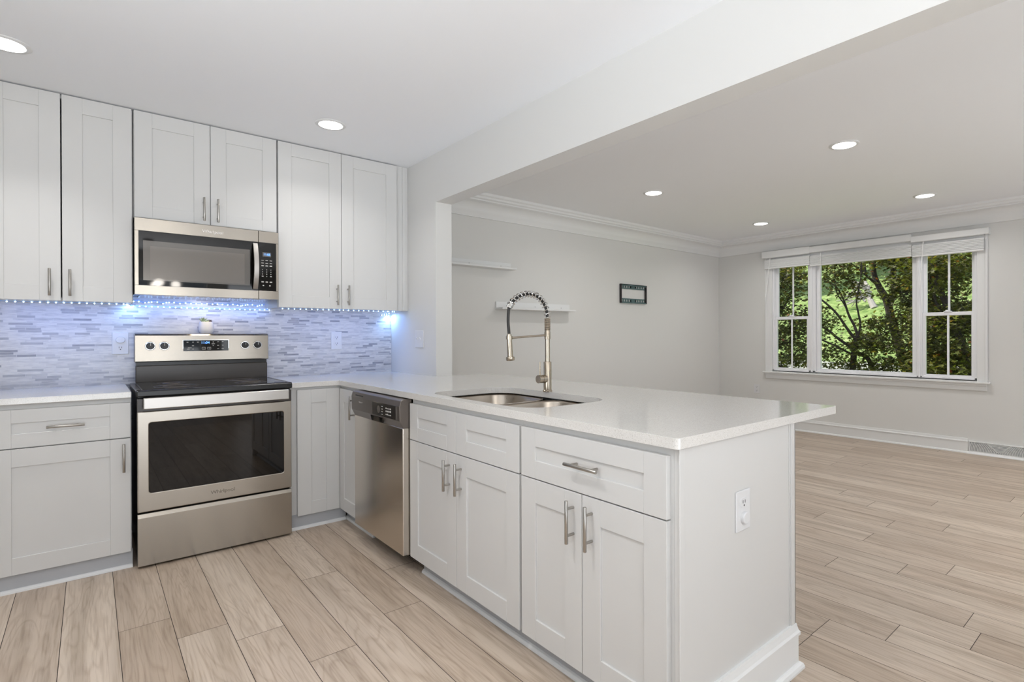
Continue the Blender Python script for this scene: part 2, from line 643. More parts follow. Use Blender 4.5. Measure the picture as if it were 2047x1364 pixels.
# ------------------------------------------------------------------ room shell
random.seed(4)
mb = MB()
PW, PX0, PL = 0.1762, -0.7305, 1.52
JOINT = {-10: -2.1, -9: -2.05, -8: -2.0, -7: -2.15, -6: -1.378, -5: -1.592, -4: -1.762, -3: -2.100, -2: -1.375, -1: -1.948, 0: -1.531, 6: -3.228, 7: -3.437, 8: -3.67,
         10: -2.99, 11: -3.266, 12: -3.43, 14: -2.63, 15: -2.996, 16: -3.248}
k0 = math.floor((X0 - PX0) / PW) - 1
k1 = math.ceil((XW - PX0) / PW) + 1
for k in range(k0, k1):
    xa, xb = PX0 + k * PW, PX0 + (k + 1) * PW
    xa, xb = max(xa, X0), min(xb, XW + 0.14)
    if xb - xa < 0.01:
        continue
    off = JOINT.get(k, random.uniform(-PL, 0))
    s = math.ceil((YL - off) / PL)
    yb = off + s * PL
    while yb > Y0:
        a, b = max(yb - PL, Y0), min(yb, YL + 0.1)
        if b - a > 0.01:
            g = 0.0011
            mb.add([(xa + g, a + g, 0), (xb - g, a + g, 0), (xb - g, b - g, 0), (xa + g, b - g, 0)], [(0, 1, 2, 3)],
                   (random.random(), random.random(), random.random()))
        yb -= PL
mb.cur = 1
mb.add([(X0 - 0.1, Y0 - 0.1, -0.0025), (XW + 0.14, Y0 - 0.1, -0.0025), (XW + 0.14, YL + 0.1, -0.0025), (X0 - 0.1, YL + 0.1, -0.0025)], [(0, 1, 2, 3)], (0.5, 0.5, 0.5))
mb.add([(X0 - 0.1, Y0 - 0.1, -0.1), (X0 - 0.1, YL + 0.1, -0.1), (XW + 0.14, YL + 0.1, -0.1), (XW + 0.14, Y0 - 0.1, -0.1)], [(0, 1, 2, 3)], (0.5, 0.5, 0.5))
struct(mb.build('floor', ['floor', 'dark_gap']))

struct(MB().box(X0 - 0.15, XW + 0.15, Y0 - 0.15, YL + 0.15, CEIL, CEIL + 0.12).build('ceiling', 'ceiling'))
mb = MB().box(X0 - 0.15, WT, 0, 0.2, 0, CEIL)
mb.box(WT, XW + 0.15, YL, 0.2, 0, CEIL)
struct(mb.build('wall_back', 'wall'))
# wall between kitchen and living room: a short stub and the beam over the opening
mb = MB().prism([(0.0, 0.0), (OPEN_Y, 0.0), (OPEN_Y, BEAM_Z), (Y0, BEAM_Z), (Y0, CEIL), (0.0, CEIL)], lambda p, q, a: (a, p, q), 0.0, WT)
struct(mb.build('wall_middle', 'wall'))
# window wall
WY0, WY1, WZ0, WZ1 = -2.875, -0.745, 0.745, 2.16
mb = MB().box(XW, XW + 0.15, WY1, YL, 0, CEIL).box(XW, XW + 0.15, Y0, WY0, 0, CEIL)
mb.box(XW, XW + 0.15, WY0, WY1, 0, WZ0).box(XW, XW + 0.15, WY0, WY1, WZ1, CEIL)
struct(mb.build('wall_right', 'wall'))
# unseen left and front walls, with openings added for the fill lamps
mb = MB().box(X0 - 0.15, X0, -2.75, 0, 0, CEIL).box(X0 - 0.15, X0, Y0, -4.45, 0, CEIL)
mb.box(X0 - 0.15, X0, -4.45, -2.75, 0, 0.95).box(X0 - 0.15, X0, -4.45, -2.75, 2.05, CEIL)
struct(mb.build('wall_left', 'wall'))
mb = MB().box(X0, -2.75, Y0 - 0.15, Y0, 0, CEIL).box(-0.45, -0.15, Y0 - 0.15, Y0, 0, CEIL).box(0.30, 2.0, Y0 - 0.15, Y0, 0, CEIL).box(-0.15, 0.30, Y0 - 0.15, Y0, 0, 0.30).box(-0.15, 0.30, Y0 - 0.15, Y0, 2.08, CEIL).box(4.0, XW, Y0 - 0.15, Y0, 0, CEIL)
mb.box(-2.75, -0.45, Y0 - 0.15, Y0, 2.08, CEIL).box(2.0, 4.0, Y0 - 0.15, Y0, 2.1, CEIL).box(2.0, 4.0, Y0 - 0.15, Y0, 0, 0.8)
struct(mb.build('wall_front', 'wall'))


# trim: crown moulding
def crown_profile():
    pts = [(0, 2.306), (0.016, 2.306), (0.018, 2.318), (0.024, 2.328), (0.026, 2.345)]
    for i in range(7):
        t = i / 6 * math.pi / 2
        pts.append((0.030 + 0.075 * (1 - math.cos(t)), 2.350 + 0.085 * math.sin(t)))
    pts += [(0.112, 2.440), (0.112, 2.450), (0.128, 2.458), (0.132, 2.474), (0.146, 2.484), (0.15, CEIL), (0, CEIL)]
    return pts


struct(MB().prism(crown_profile(), lambda p, q, a: (a, YL - p, q), WT, XW).build('trim_1', 'trim', smooth=True))
struct(MB().prism(crown_profile(), lambda p, q, a: (XW - p, a, q), Y0, YL).build('trim_2', 'trim', smooth=True))
BASE_P = [(0, 0), (0.028, 0), (0.028, 0.006), (0.024, 0.014), (0.016, 0.019), (0.014, 0.019), (0.014, 0.112), (0.019, 0.114),
          (0.019, 0.122), (0.014, 0.128), (0.012, 0.140), (0.010, 0.150), (0, 0.150)]
mb = MB().prism(BASE_P, lambda p, q, a: (XW - p, a, q), -2.802, YL)
mb.prism(BASE_P, lambda p, q, a: (XW - p, a, q), Y0, -3.30)
struct(mb.build('baseboard_right', 'trim'))
struct(MB().prism(BASE_P, lambda p, q, a: (a, YL - p, q), WT, XW).build('baseboard_back', 'trim'))

# ------------------------------------------------------------------ window with its casing, sashes and panes
GF = face_side(XW)
win = bpy.data.objects.new('window_1', None)
COL.objects.link(win)
win.location = (XW, -1.81, 0.72)
ORI['window_1'] = Vector(win.location)
win['kind'] = 'structure'
win['label'] = 'white triple window with wide fixed pane between two double-hung sashes'
win['category'] = 'window'
mb = MB()
mb.fbox(GF, -0.745, -0.655, 0, 0.018, 0.73, 2.25).fbox(GF, -2.962, -2.875, 0, 0.018, 0.73, 2.25)
mb.fbox(GF, -2.875, -0.745, 0, 0.018, 2.16, 2.25)
mb.fbox(GF, -0.675, -0.655, 0.018, 0.026, 0.73, 2.25).fbox(GF, -2.962, -2.942, 0.018, 0.026, 0.73, 2.25)
mb.build('window_casing', 'trim', win, 0.003)
mb = MB().fbox(GF, -2.985, -0.630, -0.03, 0.052, 0.712, 0.732)
mb.build('window_sill', 'trim', win, 0.005, 3)
mb = MB().fbox(GF, -2.955, -0.658, 0, 0.018, 0.640, 0.712).fbox(GF, -2.955, -0.658, 0.018, 0.03, 0.690, 0.712)
mb.build('window_apron', 'trim', win, 0.003)
mb = MB()
for a, b in ((-0.745, -0.768), (-1.205, -1.290), (-2.352, -2.405), (-2.852, -2.875)):
    mb.fbox(GF, a, b, -0.11, 0.0, 0.745, 2.16)
mb.fbox(GF, -2.875, -0.745, -0.11, 0.0, 0.732, 0.765).fbox(GF, -2.875, -0.745, -0.11, 0.0, 2.13, 2.16)
for a, b in ((-1.238, -1.258), (-2.370, -2.388)):
    mb.fbox(GF, a, b, 0.0, 0.01, 0.745, 2.16)
mb.build('window_frame', 'vinyl', win, 0.003)


def sash(name, y0, y1, z0, z1, n0, n1, st, rail_b, rail_t, muntin):
    """one sash: stiles and rails with a pane; n0..n1 measured out of the wall face"""
    m_ = MB()
    m_.fbox(GF, y0, y0 - st, n0, n1, z0, z1).fbox(GF, y1 + st, y1, n0, n1, z0, z1)
    m_.fbox(GF, y0 - st, y1 + st, n0, n1, z0, z0 + rail_b).fbox(GF, y0 - st, y1 + st, n0, n1, z1 - rail_t, z1)
    s_ = m_.build(name, 'vinyl', win, 0.003)
    nm = (n0 + n1) / 2
    MB().fbox(GF, y0 - st + 0.004, y1 + st - 0.004, nm - 0.004, nm - 0.001, z0 + rail_b - 0.004, z1 - rail_t + 0.004).build('pane', 'glass', s_)
    if muntin:
        c = (y0 + y1) / 2
        MB().fbox(GF, c + 0.010, c - 0.010, nm, nm + 0.008, z0 + rail_b, z1 - rail_t).build('muntin', 'vinyl', s_, 0.002)
    return s_


for (a, b) in ((-0.768, -1.205), (-2.405, -2.852)):
    sash('upper_sash', a, b, 1.405, 2.13, -0.085, -0.055, 0.030, 0.036, 0.04, True)
    low = sash('lower_sash', a, b, 0.745, 1.441, -0.048, -0.018, 0.028, 0.040, 0.036, True)
    c = (a + b) / 2
    MB().fbox(GF, c + 0.035, c - 0.035, -0.03, -0.006, 1.441, 1.450).fbox(GF, c + 0.02, c - 0.02, -0.03, -0.01, 1.450, 1.462).build('sash_lock', 'vinyl', low, 0.003)
sash('fixed_sash', -1.290, -2.352, 0.745, 2.13, -0.075, -0.03, 0.046, 0.045, 0.04, False)


# ------------------------------------------------------------------ blinds
def blind(y0, y1, zt0, zt1, zs0, zs1, vy0, vy1, vz0, vz1, wand, label):
    """y0>y1 slat stack ends, zt/zs stack top/bottom at each end; vy/vz valance"""
    b = thing('window_blind', label, 'blind', (XW, (y0 + y1) / 2, zs0), 'raised blinds over the triple window')
    zt, zs = (zt0 + zt1) / 2, (zs0 + zs1) / 2
    m_ = MB()
    m_.fbox(GF, vy0, vy1, 0.072, 0.084, vz0, vz1)
    m_.fbox(GF, vy0, vy1, 0.062, 0.074, vz0 + 0.006, vz1 - 0.006)
    if wand == 'left_end':
        m_.fbox(GF, vy0, vy0 - 0.012, 0.0, 0.073, vz0, vz1)
    if wand == 'right_end':
        m_.fbox(GF, vy1 + 0.012, vy1, 0.0, 0.073, vz0, vz1)
    m_.build('valance', 'trim', b, 0.002)
    MB().fbox(GF, y0, y1, 0.012, 0.058, vz0 - 0.003, vz1 - 0.01).build('headrail', 'trim', b, 0.002)
    n = 7
    zt -= 0.014
    m_ = MB()
    for i in range(n):
        z = zs + 0.022 + (zt - zs - 0.022) * (i + 0.5) / n
        w = 0.0115
        m_.fbox(GF, y0, y1, 0.012 + 0.002 * (i % 2), 0.062 + 0.002 * ((i * 7) % 3), z - w / 2, z + w / 2)
    m_.fbox(GF, y0 - 0.002, y1 + 0.002, 0.016, 0.046, zs + 0.02, zt + 0.004)
    m_.build('slats', 'trim', b, kind='stuff')
    MB().fbox(GF, y0, y1, 0.01, 0.064, zs, zs + 0.020).build('bottom_rail', 'trim', b, 0.003)
    return b


b1 = blind(-0.668, -1.247, 2.196, 2.196, 2.066, 2.066, -0.642, -1.256, 2.206, 2.292, 'left_end',
           'raised white blind over the narrow window nearest the room corner')
b2 = blind(-1.252, -2.325, 2.185, 2.185, 2.048, 2.048, -1.256, -2.322, 2.212, 2.282, None,
           'wide raised white blind over the big fixed middle pane')
b3 = blind(-2.330, -2.940, 2.176, 2.176, 2.036, 2.036, -2.322, -2.983, 2.194, 2.256, 'right_end',
           'raised white blind over the narrow window farther from the room corner')
for b_, ya, za, yb_, zb_ in ((b1, -0.75, 2.20, -0.695, 1.70), (b2, -1.385, 2.20, -1.370, 1.385), (b3, -2.435, 2.19, -2.405, 1.69)):
    p0, p1 = Vector(GF(ya, 0.075, za)), Vector(GF(yb_, 0.085, zb_))
    MB().tube([p0, p0.lerp(p1, 0.93), p0.lerp(p1, 0.94), p1], [0.0045, 0.0045, 0.006, 0.005], 8).build('tilt_wand', 'cord', b_, smooth=True)
    for t in (0.12, 0.5, 0.88):
        y = {id(b1): (-0.668, -1.247), id(b2): (-1.252, -2.325), id(b3): (-2.33, -2.94)}[id(b_)]
        yy = y[0] + (y[1] - y[0]) * t
        MB().tube([GF(yy, 0.067, za - 0.01), GF(yy, 0.067, za - 0.13)], 0.0015, 6).build('lift_cord', 'cord', b_)

# ------------------------------------------------------------------ cabinets
STILE, THK = 0.083, 0.020


def shaker(name, F, u0, u1, v0, v1, parent, stile=STILE, rail_t=0.085, rail_b=0.080, label=None):
    m_ = MB()
    if u0 > u1:
        u0, u1 = u1, u0
    m_.fbox(F, u0, u0 + stile, 0, THK, v0, v1).fbox(F, u1 - stile, u1, 0, THK, v0, v1)
    m_.fbox(F, u0 + stile, u1 - stile, 0, THK, v0, v0 + rail_b).fbox(F, u0 + stile, u1 - stile, 0, THK, v1 - rail_t, v1)
    m_.fbox(F, u0 + stile - 0.004, u1 - stile + 0.004, 0.002, THK - 0.007, v0 + rail_b - 0.004, v1 - rail_t + 0.004)
    return m_.build(name, 'cab', parent, 0.0010, 1, label=label)


def pull(F, u, v, vertical, parent, length=0.142, n0=THK):
    """brushed bar pull on two posts"""
    m_ = MB()
    h, s, nn = length / 2, length * 0.31, n0 + 0.033
    P = (lambda t, n: F(u, n, v + t)) if vertical else (lambda t, n: F(u + t, n, v))
    m_.tube([P(-h, nn), P(-h + 0.001, nn), P(h - 0.001, nn), P(h, nn)], [0.0052, 0.006, 0.006, 0.0052], 14)
    for t in (-s, s):
        m_.cyl(P(t, n0 - 0.001), P(t, nn), 0.0048, 10)
    return m_.build('handle', 'nickel', parent, smooth=True)


YU = -0.3321
FU = face_back(YU + THK)       # doors of the wall cabinets start here and are THK thick
ZU, ZM, ZUT = 1.4006, 1.8873, 2.4985
# left wall cabinet, hollow so that the gap between its doors is dark
c = thing('wall_cabinet', 'white wall cabinet left of the microwave, two tall doors', 'cabinet', (-1.985, 0, ZU), 'white shaker wall cabinets')
yb_ = YU + THK + 0.002
mb = MB().box(-2.286, -2.268, -0.002, yb_, ZU, ZUT).box(-1.702, -1.684, -0.002, yb_, ZU, ZUT)
mb.box(-2.268, -1.702, -0.002, yb_, ZU, ZU + 0.018).box(-2.268, -1.702, -0.002, yb_, ZUT - 0.018, ZUT).box(-2.268, -1.702, -0.012, -0.002, ZU, ZUT)
mb.build('carcass', 'cab_side', c)
d = shaker('door', FU, -2.284, -1.9875, ZU, ZUT, c)
pull(FU, -2.031, 1.495, True, d)
d = shaker('door', FU, -1.9815, -1.688, ZU, ZUT, c)
pull(FU, -1.951, 1.496, True, d)
# cabinet over the microwave
c = thing('wall_cabinet', 'short white wall cabinet directly over the microwave', 'cabinet', (-1.307, 0, ZM), 'white shaker wall cabinets')
MB().box(-1.680, -0.931, -0.002, yb_, ZM + 0.001, ZUT).build('carcass', 'cab_side', c)
d = shaker('door', FU, -1.677, -1.3085, ZM + 0.003, ZUT, c, rail_b=0.070)
pull(FU, -1.3425, 1.978, True, d)
d = shaker('door', FU, -1.3055, -0.935, ZM + 0.003, ZUT, c, rail_b=0.070)
pull(FU, -1.2695, 1.978, True, d)
# right wall cabinet with filler to the corner
c = thing('wall_cabinet', 'white wall cabinet right of the microwave, in the wall corner', 'cabinet', (-0.51, 0, ZU), 'white shaker wall cabinets')
MB().box(-0.927, -0.096, -0.002, yb_, ZU, ZUT).build('carcass', 'cab_side', c)
d = shaker('door', FU, -0.925, -0.5142, ZU, ZUT, c)
pull(FU, -0.5485, 1.496, True, d)
d = shaker('door', FU, -0.5112, -0.098, ZU, ZUT, c)
pull(FU, -0.4715, 1.497, True, d)
mb = MB().box(-0.096, -0.001, -0.002, -0.312, ZU, CEIL - 0.0005)
mb.box(-0.045, -0.020, -0.312, -0.320, ZU + 0.0005, CEIL - 0.001).box(-0.0195, -0.0015, -0.312, -0.316, ZU + 0.0005, CEIL - 0.001)
mb.build('filler_strip', 'cab', c, 0.001, 1)

# base cabinets along the back wall
YB = -0.6332
FB = face_back(YB + THK)
ZD, ZS, ZDB = 0.8643, 0.6809, 0.0865


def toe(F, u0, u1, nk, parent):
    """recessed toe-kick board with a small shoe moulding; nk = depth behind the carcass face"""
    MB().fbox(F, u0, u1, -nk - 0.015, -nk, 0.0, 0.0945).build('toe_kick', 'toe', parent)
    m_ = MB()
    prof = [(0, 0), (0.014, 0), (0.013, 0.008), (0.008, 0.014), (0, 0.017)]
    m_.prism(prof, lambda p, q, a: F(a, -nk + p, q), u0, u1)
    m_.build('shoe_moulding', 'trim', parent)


c = thing('base_cabinet', 'white base cabinet left of the range, one drawer over one wide door', 'cabinet', (-1.97, 0, 0), 'white shaker base cabinets')
MB().box(-2.245, -1.708, -0.012, YB + THK, 0.095, ZB).build('carcass', 'cab_side', c)
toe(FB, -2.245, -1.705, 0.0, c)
d = shaker('drawer', FB, -2.237, -1.712, ZS + 0.0025, ZD, c, rail_t=0.064, rail_b=0.066)
pull(FB, -1.962, 0.774, False, d, 0.140)
d = shaker('door', FB, -2.237, -1.712, ZDB, ZS - 0.0025, c)
pull(FB, -1.741, 0.581, True, d, 0.146)

# corner base cabinet with two doors that meet in the inner corner
XP = -0.6377
FP = face_side(XP + THK)
c = thing('corner_cabinet', 'white corner base cabinet between range and dishwasher, doors meeting in inner corner', 'cabinet', (-0.4, -0.4, 0), 'white shaker base cabinets')
mb = MB().prism([(-0.932, -0.012), (-0.001, -0.012), (-0.001, -0.978), (XP + THK, -0.978), (XP + THK, YB + THK), (-0.932, YB + THK)], lambda p, q, a: (p, q, a), 0.095, ZB)
mb.build('carcass', 'cab_side', c)
shaker('door', FB, -0.895, XP + 0.001, ZDB, ZD + 0.008, c)
d = shaker('door', FP, YB - 0.004, -0.972, ZDB, ZD + 0.004, c, stile=0.075)
pull(FP, -0.900, 0.767, True, d, 0.146)
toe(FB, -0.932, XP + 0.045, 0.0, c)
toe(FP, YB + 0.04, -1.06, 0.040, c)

# sink base
F2 = FP
c = thing('sink_cabinet', 'white sink base cabinet right of the dishwasher, two false drawer fronts over two doors', 'cabinet', (-0.3, -2.106, 0), 'white shaker base cabinets')
mb = MB().box(XP + THK, XP + THK + 0.02, -2.570, -1.646, 0.095, ZB)
mb.box(XP + THK + 0.02, -0.02, -1.664, -1.646, 0.095, ZB).box(XP + THK + 0.02, -0.02, -2.570, -2.564, 0.095, ZB).box(XP + THK + 0.02, -0.02, -2.564, -1.664, 0.095, 0.11)
mb.build('carcass', 'cab_side', c)
S0, S1, S2 = -1.6500, -2.1032, -2.5630
for a, b, hu in ((S0, S1 + 0.0015, -2.0465), (S1 - 0.0015, S2, -2.1465)):
    shaker('false_drawer', F2, a, b, ZS + 0.0022, ZD, c, rail_t=0.064, rail_b=0.066)
    d = shaker('door', F2, a, b, ZDB, ZS - 0.0022, c)
    pull(F2, hu, 0.579, True, d, 0.140)
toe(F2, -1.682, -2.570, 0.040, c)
# drawer base
c = thing('base_cabinet', 'white base cabinet at the peninsula end, one wide drawer over two doors', 'cabinet', (-0.3, -2.91, 0), 'white shaker base cabinets')
mb = MB().box(XP + THK, -0.02, -3.262, -2.5705, 0.095, ZB)
mb.build('carcass', 'cab_side', c)
D0, D1, D2 = -2.5780, -2.9053, -3.2500
d = shaker('drawer', F2, D0, D2, ZS + 0.0022, ZD, c, rail_t=0.064, rail_b=0.066)
pull(F2, -2.929, 0.777, False, d, 0.152)
for a, b, hu in ((D0, D1 + 0.0015, -2.8655), (D1 - 0.0015, D2, -2.9535)):
    d = shaker('door', F2, a, b, ZDB, ZS - 0.0022, c)
    pull(F2, hu, 0.584, True, d, 0.144)
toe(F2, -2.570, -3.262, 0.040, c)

# end panel of the peninsula with corner trims, baseboard and the back towards the living room
YE = -3.280
c = thing('peninsula_panel', 'white painted end panel closing the peninsula, with tall baseboard', 'panel', (-0.28, YE, 0))
MB().box(XP + THK - 0.002, 0.060, YE, -3.264, 0.0, ZB - 0.0005).build('side_board', 'cab', c)
MB().box(0.0, 0.060, -3.264, OPEN_Y - 0.003, 0.0, ZB - 0.0005).build('back_board', 'wall', c)
FE = face_back(YE)
mb = MB().fbox(FE, XP + THK - 0.006, XP + THK + 0.018, 0, 0.005, 0.0, ZB - 0.0005)
mb.build('corner_trim', 'cab', c, 0.0015)
mb = MB().fbox(FE, 0.036, 0.066, 0, 0.007, 0.15, ZB - 0.0005).box(0.060, 0.067, YE - 0.007, YE + 0.035, 0.15, ZB - 0.0005).fbox(FE, 0.030, 0.036, 0, 0.003, 0.15, ZB - 0.0005)
mb.build('corner_trim', 'cab', c, 0.0015)
BP2 = [(0, 0), (0.030, 0), (0.030, 0.008), (0.026, 0.018), (0.018, 0.024), (0.014, 0.024), (0.014, 0.118), (0.019, 0.121),
       (0.019, 0.132), (0.014, 0.140), (0.011, 0.152), (0.009, 0.162), (0, 0.162)]


def mitred_base(prof):
    """baseboard that runs along the end face and returns round the corner on the living-room side"""
    vs, fs, k = [], [], len(prof)
    for (p, q) in prof:
        vs.append((XP + THK - 0.004, YE - p, q))
    for (p, q) in prof:
        vs.append((0.060 + p, YE - p, q))
    for (p, q) in prof:
        vs.append((0.060 + p, OPEN_Y - 0.003, q))
    for s in (0, 1):
        for i in range(k):
            j = (i + 1) % k
            fs.append((s * k + i, s * k + j, (s + 1) * k + j, (s + 1) * k + i))
    fs.append(tuple(range(k)))
    fs.append(tuple(range(3 * k - 1, 2 * k - 1, -1)))
    return vs, fs


MB().add(*mitred_base(BP2)).build('baseboard', 'trim', c)

# ------------------------------------------------------------------ worktops, backsplash
o = MB().box(-2.300, -1.708, -0.0085, -0.6447, ZB, ZC).build('countertop', 'quartz', None, 0.003)
tag(o, 'short white quartz worktop left of the range', 'countertop')


def rounded_rect(x0, x1, y0, y1, r, n=10):
    pts = []
    for cx, cy, a in ((x1 - r, y1 - r, 0), (x0 + r, y1 - r, 90), (x0 + r, y0 + r, 180), (x1 - r, y0 + r, 270)):
        for i in range(n + 1):
            t = R(a + 90 * i / n)
            pts.append((cx + r * math.cos(t), cy + r * math.sin(t)))
    return pts


SINK = (-0.580, -0.100, -2.554, -1.712)


def l_top():
    bm = bmesh.new()
    outer = [(-0.934, -0.0085), (-0.0005, -0.0085), (-0.0005, OPEN_Y - 0.0005), (0.405, OPEN_Y - 0.0005), (0.405, -3.2935)]
    rr = 0.016
    for i in range(6):
        t = R(270 - 90 * i / 5)
        outer.append((-0.6435 + rr + rr * math.cos(t), -3.2935 + rr + rr * math.sin(t)))
    outer += [(-0.6435, -0.6447), (-0.934, -0.6447)]
    hole = rounded_rect(*SINK, 0.125)
    for ring in (outer, hole):
        vs = [bm.verts.new((x, y, ZC)) for x, y in ring]
        for i in range(len(vs)):
            bm.edges.new((vs[i], vs[(i + 1) % len(vs)]))
    bmesh.ops.triangle_fill(bm, use_beauty=True, use_dissolve=False, edges=bm.edges[:])
    res = bmesh.ops.extrude_face_region(bm, geom=bm.faces[:])
    bmesh.ops.translate(bm, verts=[g for g in res['geom'] if isinstance(g, bmesh.types.BMVert)], vec=(0, 0, -CT))
    bmesh.ops.recalc_face_normals(bm, faces=bm.faces)
    me = bpy.data.meshes.new('countertop')
    bm.to_mesh(me)
    bm.free()
    me.materials.append(M['quartz'])
    ob = bpy.data.objects.new('countertop', me)
    COL.objects.link(ob)
    bv = ob.modifiers.new('bevel', 'BEVEL')
    bv.width = 0.0025
    bv.segments = 2
    bv.limit_method = 'ANGLE'
    bv.angle_limit = R(60)
    return ob


tag(l_top(), 'long L-shaped white quartz worktop over the peninsula, with the sink cut into it', 'countertop')

o = MB().box(-2.300, -0.001, -0.008, -0.0002, 0.60, 1.462).build('backsplash', 'mosaic')
struct(o)
o['label'] = 'grey and white marble strip mosaic backsplash behind the range'
o['category'] = 'backsplash'

# ------------------------------------------------------------------ sink
s = thing('sink', 'undermount stainless double-bowl sink in the peninsula worktop', 'sink', (-0.34, -2.14, ZB - 0.2))


def bowl(x0, x1, y0, y1):
    n = 8
    rings = [(0.0, 0.0, 0.105), (0.004, -0.010, 0.105), (0.012, -0.150, 0.095), (0.030, -0.178, 0.085), (0.065, -0.190, 0.06)]
    vs, fs = [], []
    k = 4 * (n + 1)
    for ins, dz, r in rings:
        for (x, y) in rounded_rect(x0 + ins, x1 - ins, y0 + ins, y1 - ins, r, n):
            vs.append((x, y, ZB - 0.0045 + dz))
    for i in range(len(rings) - 1):
        for j in range(k):
            fs.append((i * k + j, i * k + (j + 1) % k, (i + 1) * k + (j + 1) % k, (i + 1) * k + j))
    fs.append(tuple((len(rings) - 1) * k + j for j in range(k)))
    m_ = MB().add(vs, fs)
    b_ = m_.build('bowl', 'sink', s, smooth=True)
    sd = b_.modifiers.new('sheet', 'SOLIDIFY')
    sd.thickness = 0.0015
    sd.offset = 1.0
    cx, cy = (x0 + x1) / 2 + 0.08, (y0 + y1) / 2
    MB().lathe([(0.045, 0.0), (0.045, 0.003), (0.036, 0.003), (0.030, -0.004)], (cx, cy, ZB - 0.1945), 20).build('drain', 'chrome', b_, smooth=True)


bowl(-0.590, -0.092, -2.118, -1.700)
bowl(-0.590, -0.092, -2.560, -2.142)


def sink_rim():
    """flat flange between the two bowls and the underside of the stone"""
    return MB().box(-0.600, -0.082, -2.1405, -2.1195, ZB - 0.03, ZB - 0.010)


sink_rim().build('divider', 'sink', s, 0.006, 3)

# ------------------------------------------------------------------ spring faucet
FX, FY = -0.093, -2.090
f = thing('faucet', 'tall brushed nickel spring faucet behind the sink', 'faucet', (FX, FY, ZC))
MB().lathe([(0.024, 0), (0.024, 0.006), (0.0205, 0.010), (0.0205, 0.150), (0.0185, 0.153), (0.0, 0.153)], (FX, FY, ZC), 28).build('base', 'faucet', f, smooth=True)
mb = MB().lathe([(0.0128, 0.150), (0.0128, 0.268), (0.0155, 0.270), (0.0155, 0.305), (0.0142, 0.308), (0.0142, 0.312), (0.0, 0.312)], (FX, FY, ZC), 24)
mb.build('post', 'faucet', f, smooth=True)


def helix(path, rad, turns, wire, n_per=14, nside=6):
    """coil of wire round a polyline"""
    path = [Vector(p) for p in path]
    d = [0.0]
    for a, b in zip(path, path[1:]):
        d.append(d[-1] + (b - a).length)
    tot = d[-1]
    pts = []
    k = int(turns * n_per)
    for i in range(k + 1):
        s_ = tot * i / k
        j = max(q for q in range(len(d)) if d[q] <= s_ + 1e-9)
        j = min(j, len(path) - 2)
        t = (s_ - d[j]) / (d[j + 1] - d[j])
        p = path[j].lerp(path[j + 1], t)
        tg = (path[min(j + 2, len(path) - 1)] - path[max(j - 0, 0)]).normalized()
        a = Vector((0, 1, 0))
        b = tg.cross(a).normalized()
        th = 2 * math.pi * turns * i / k
        pts.append(p + (a * math.cos(th) + b * math.sin(th)) * rad)
    return MB().tube(pts, wire, nside)


def smooth_path(ctrl, n=8):
    c_ = [Vector(p) for p in ctrl]
    out = []
    for i in range(len(c_) - 1):
        p0, p1, p2, p3 = c_[max(i - 1, 0)], c_[i], c_[i + 1], c_[min(i + 2, len(c_) - 1)]
        for q in range(n):
            t = q / n
            out.append(0.5 * ((2 * p1) + (p2 - p0) * t + (2 * p0 - 5 * p1 + 4 * p2 - p3) * t * t + (3 * p1 - p0 - 3 * p2 + p3) * t ** 3))
    out.append(c_[-1])
    return out


arch = smooth_path([(FX, FY, 1.232), (FX, FY, 1.289), (-0.096, FY, 1.324), (-0.111, FY, 1.361), (-0.138, FY, 1.392), (-0.175, FY, 1.409), (-0.216, FY, 1.413),
                    (-0.254, FY, 1.406), (-0.290, FY, 1.389), (-0.314, FY, 1.370), (-0.326, FY, 1.355)])
hose_pts = arch + smooth_path([(-0.326, FY, 1.355), (-0.336, FY, 1.335), (-0.3405, FY, 1.282), (-0.337, FY, 1.235), (-0.335, FY, 1.215)])[1:]
MB().tube(hose_pts, 0.0072, 12).build('hose', 'hose', f, smooth=True)
helix([p for p in arch if p.z < 1.295 and p.x > -0.1], 0.0140, 11, 0.0024).build('spring', 'faucet', f, smooth=True, label='tightly wound lower end of the spring')
sp = [p for p in arch if not (p.z < 1.285 and p.x > -0.1)]
helix(sp, 0.0155, 15, 0.0030).build('spring', 'chrome', f, smooth=True, label='open coils of the spring over the arch')
a_, b_ = Vector((-0.316, FY, 1.366)), Vector((-0.335, FY, 1.338))
MB().tube([a_, a_.lerp(b_, 0.25), a_.lerp(b_, 0.26), a_.lerp(b_, 0.7), a_.lerp(b_, 0.71), b_], [0.0125, 0.0125, 0.0140, 0.0140, 0.0125, 0.0125], 18).build('spring_collar', 'chrome', f, smooth=True)
ht, hb = Vector((-0.3352, FY, 1.212)), Vector((-0.3275, FY, 1.086))
P_ = lambda t: ht.lerp(hb, t)
MB().tube([P_(-0.06), P_(0.0), P_(0.001), P_(0.80), P_(0.85), P_(0.86), P_(0.97), P_(1.0)], [0.006, 0.006, 0.0122, 0.0142, 0.0152, 0.0205, 0.0215, 0.0195], 24).build('spray_head', 'faucet', f, smooth=True)
MB().tube([(FX, FY, 1.209), (-0.318, FY, 1.196)], 0.0052, 12).lathe([(0.016, 0), (0.016, 0.016)], (-0.3338, FY, 1.188), 20).build('holder_arm', 'faucet', f, smooth=True)
LZ = 0.986
MB().tube([(FX - 0.012, FY, LZ), (FX - 0.036, FY, LZ), (FX - 0.0365, FY, LZ), (FX - 0.0385, FY, LZ), (FX - 0.039, FY, LZ), (FX - 0.062, FY, LZ)],
          [0.0205, 0.0205, 0.0190, 0.0190, 0.0205, 0.0205], 26).build('valve', 'faucet', f, smooth=True)
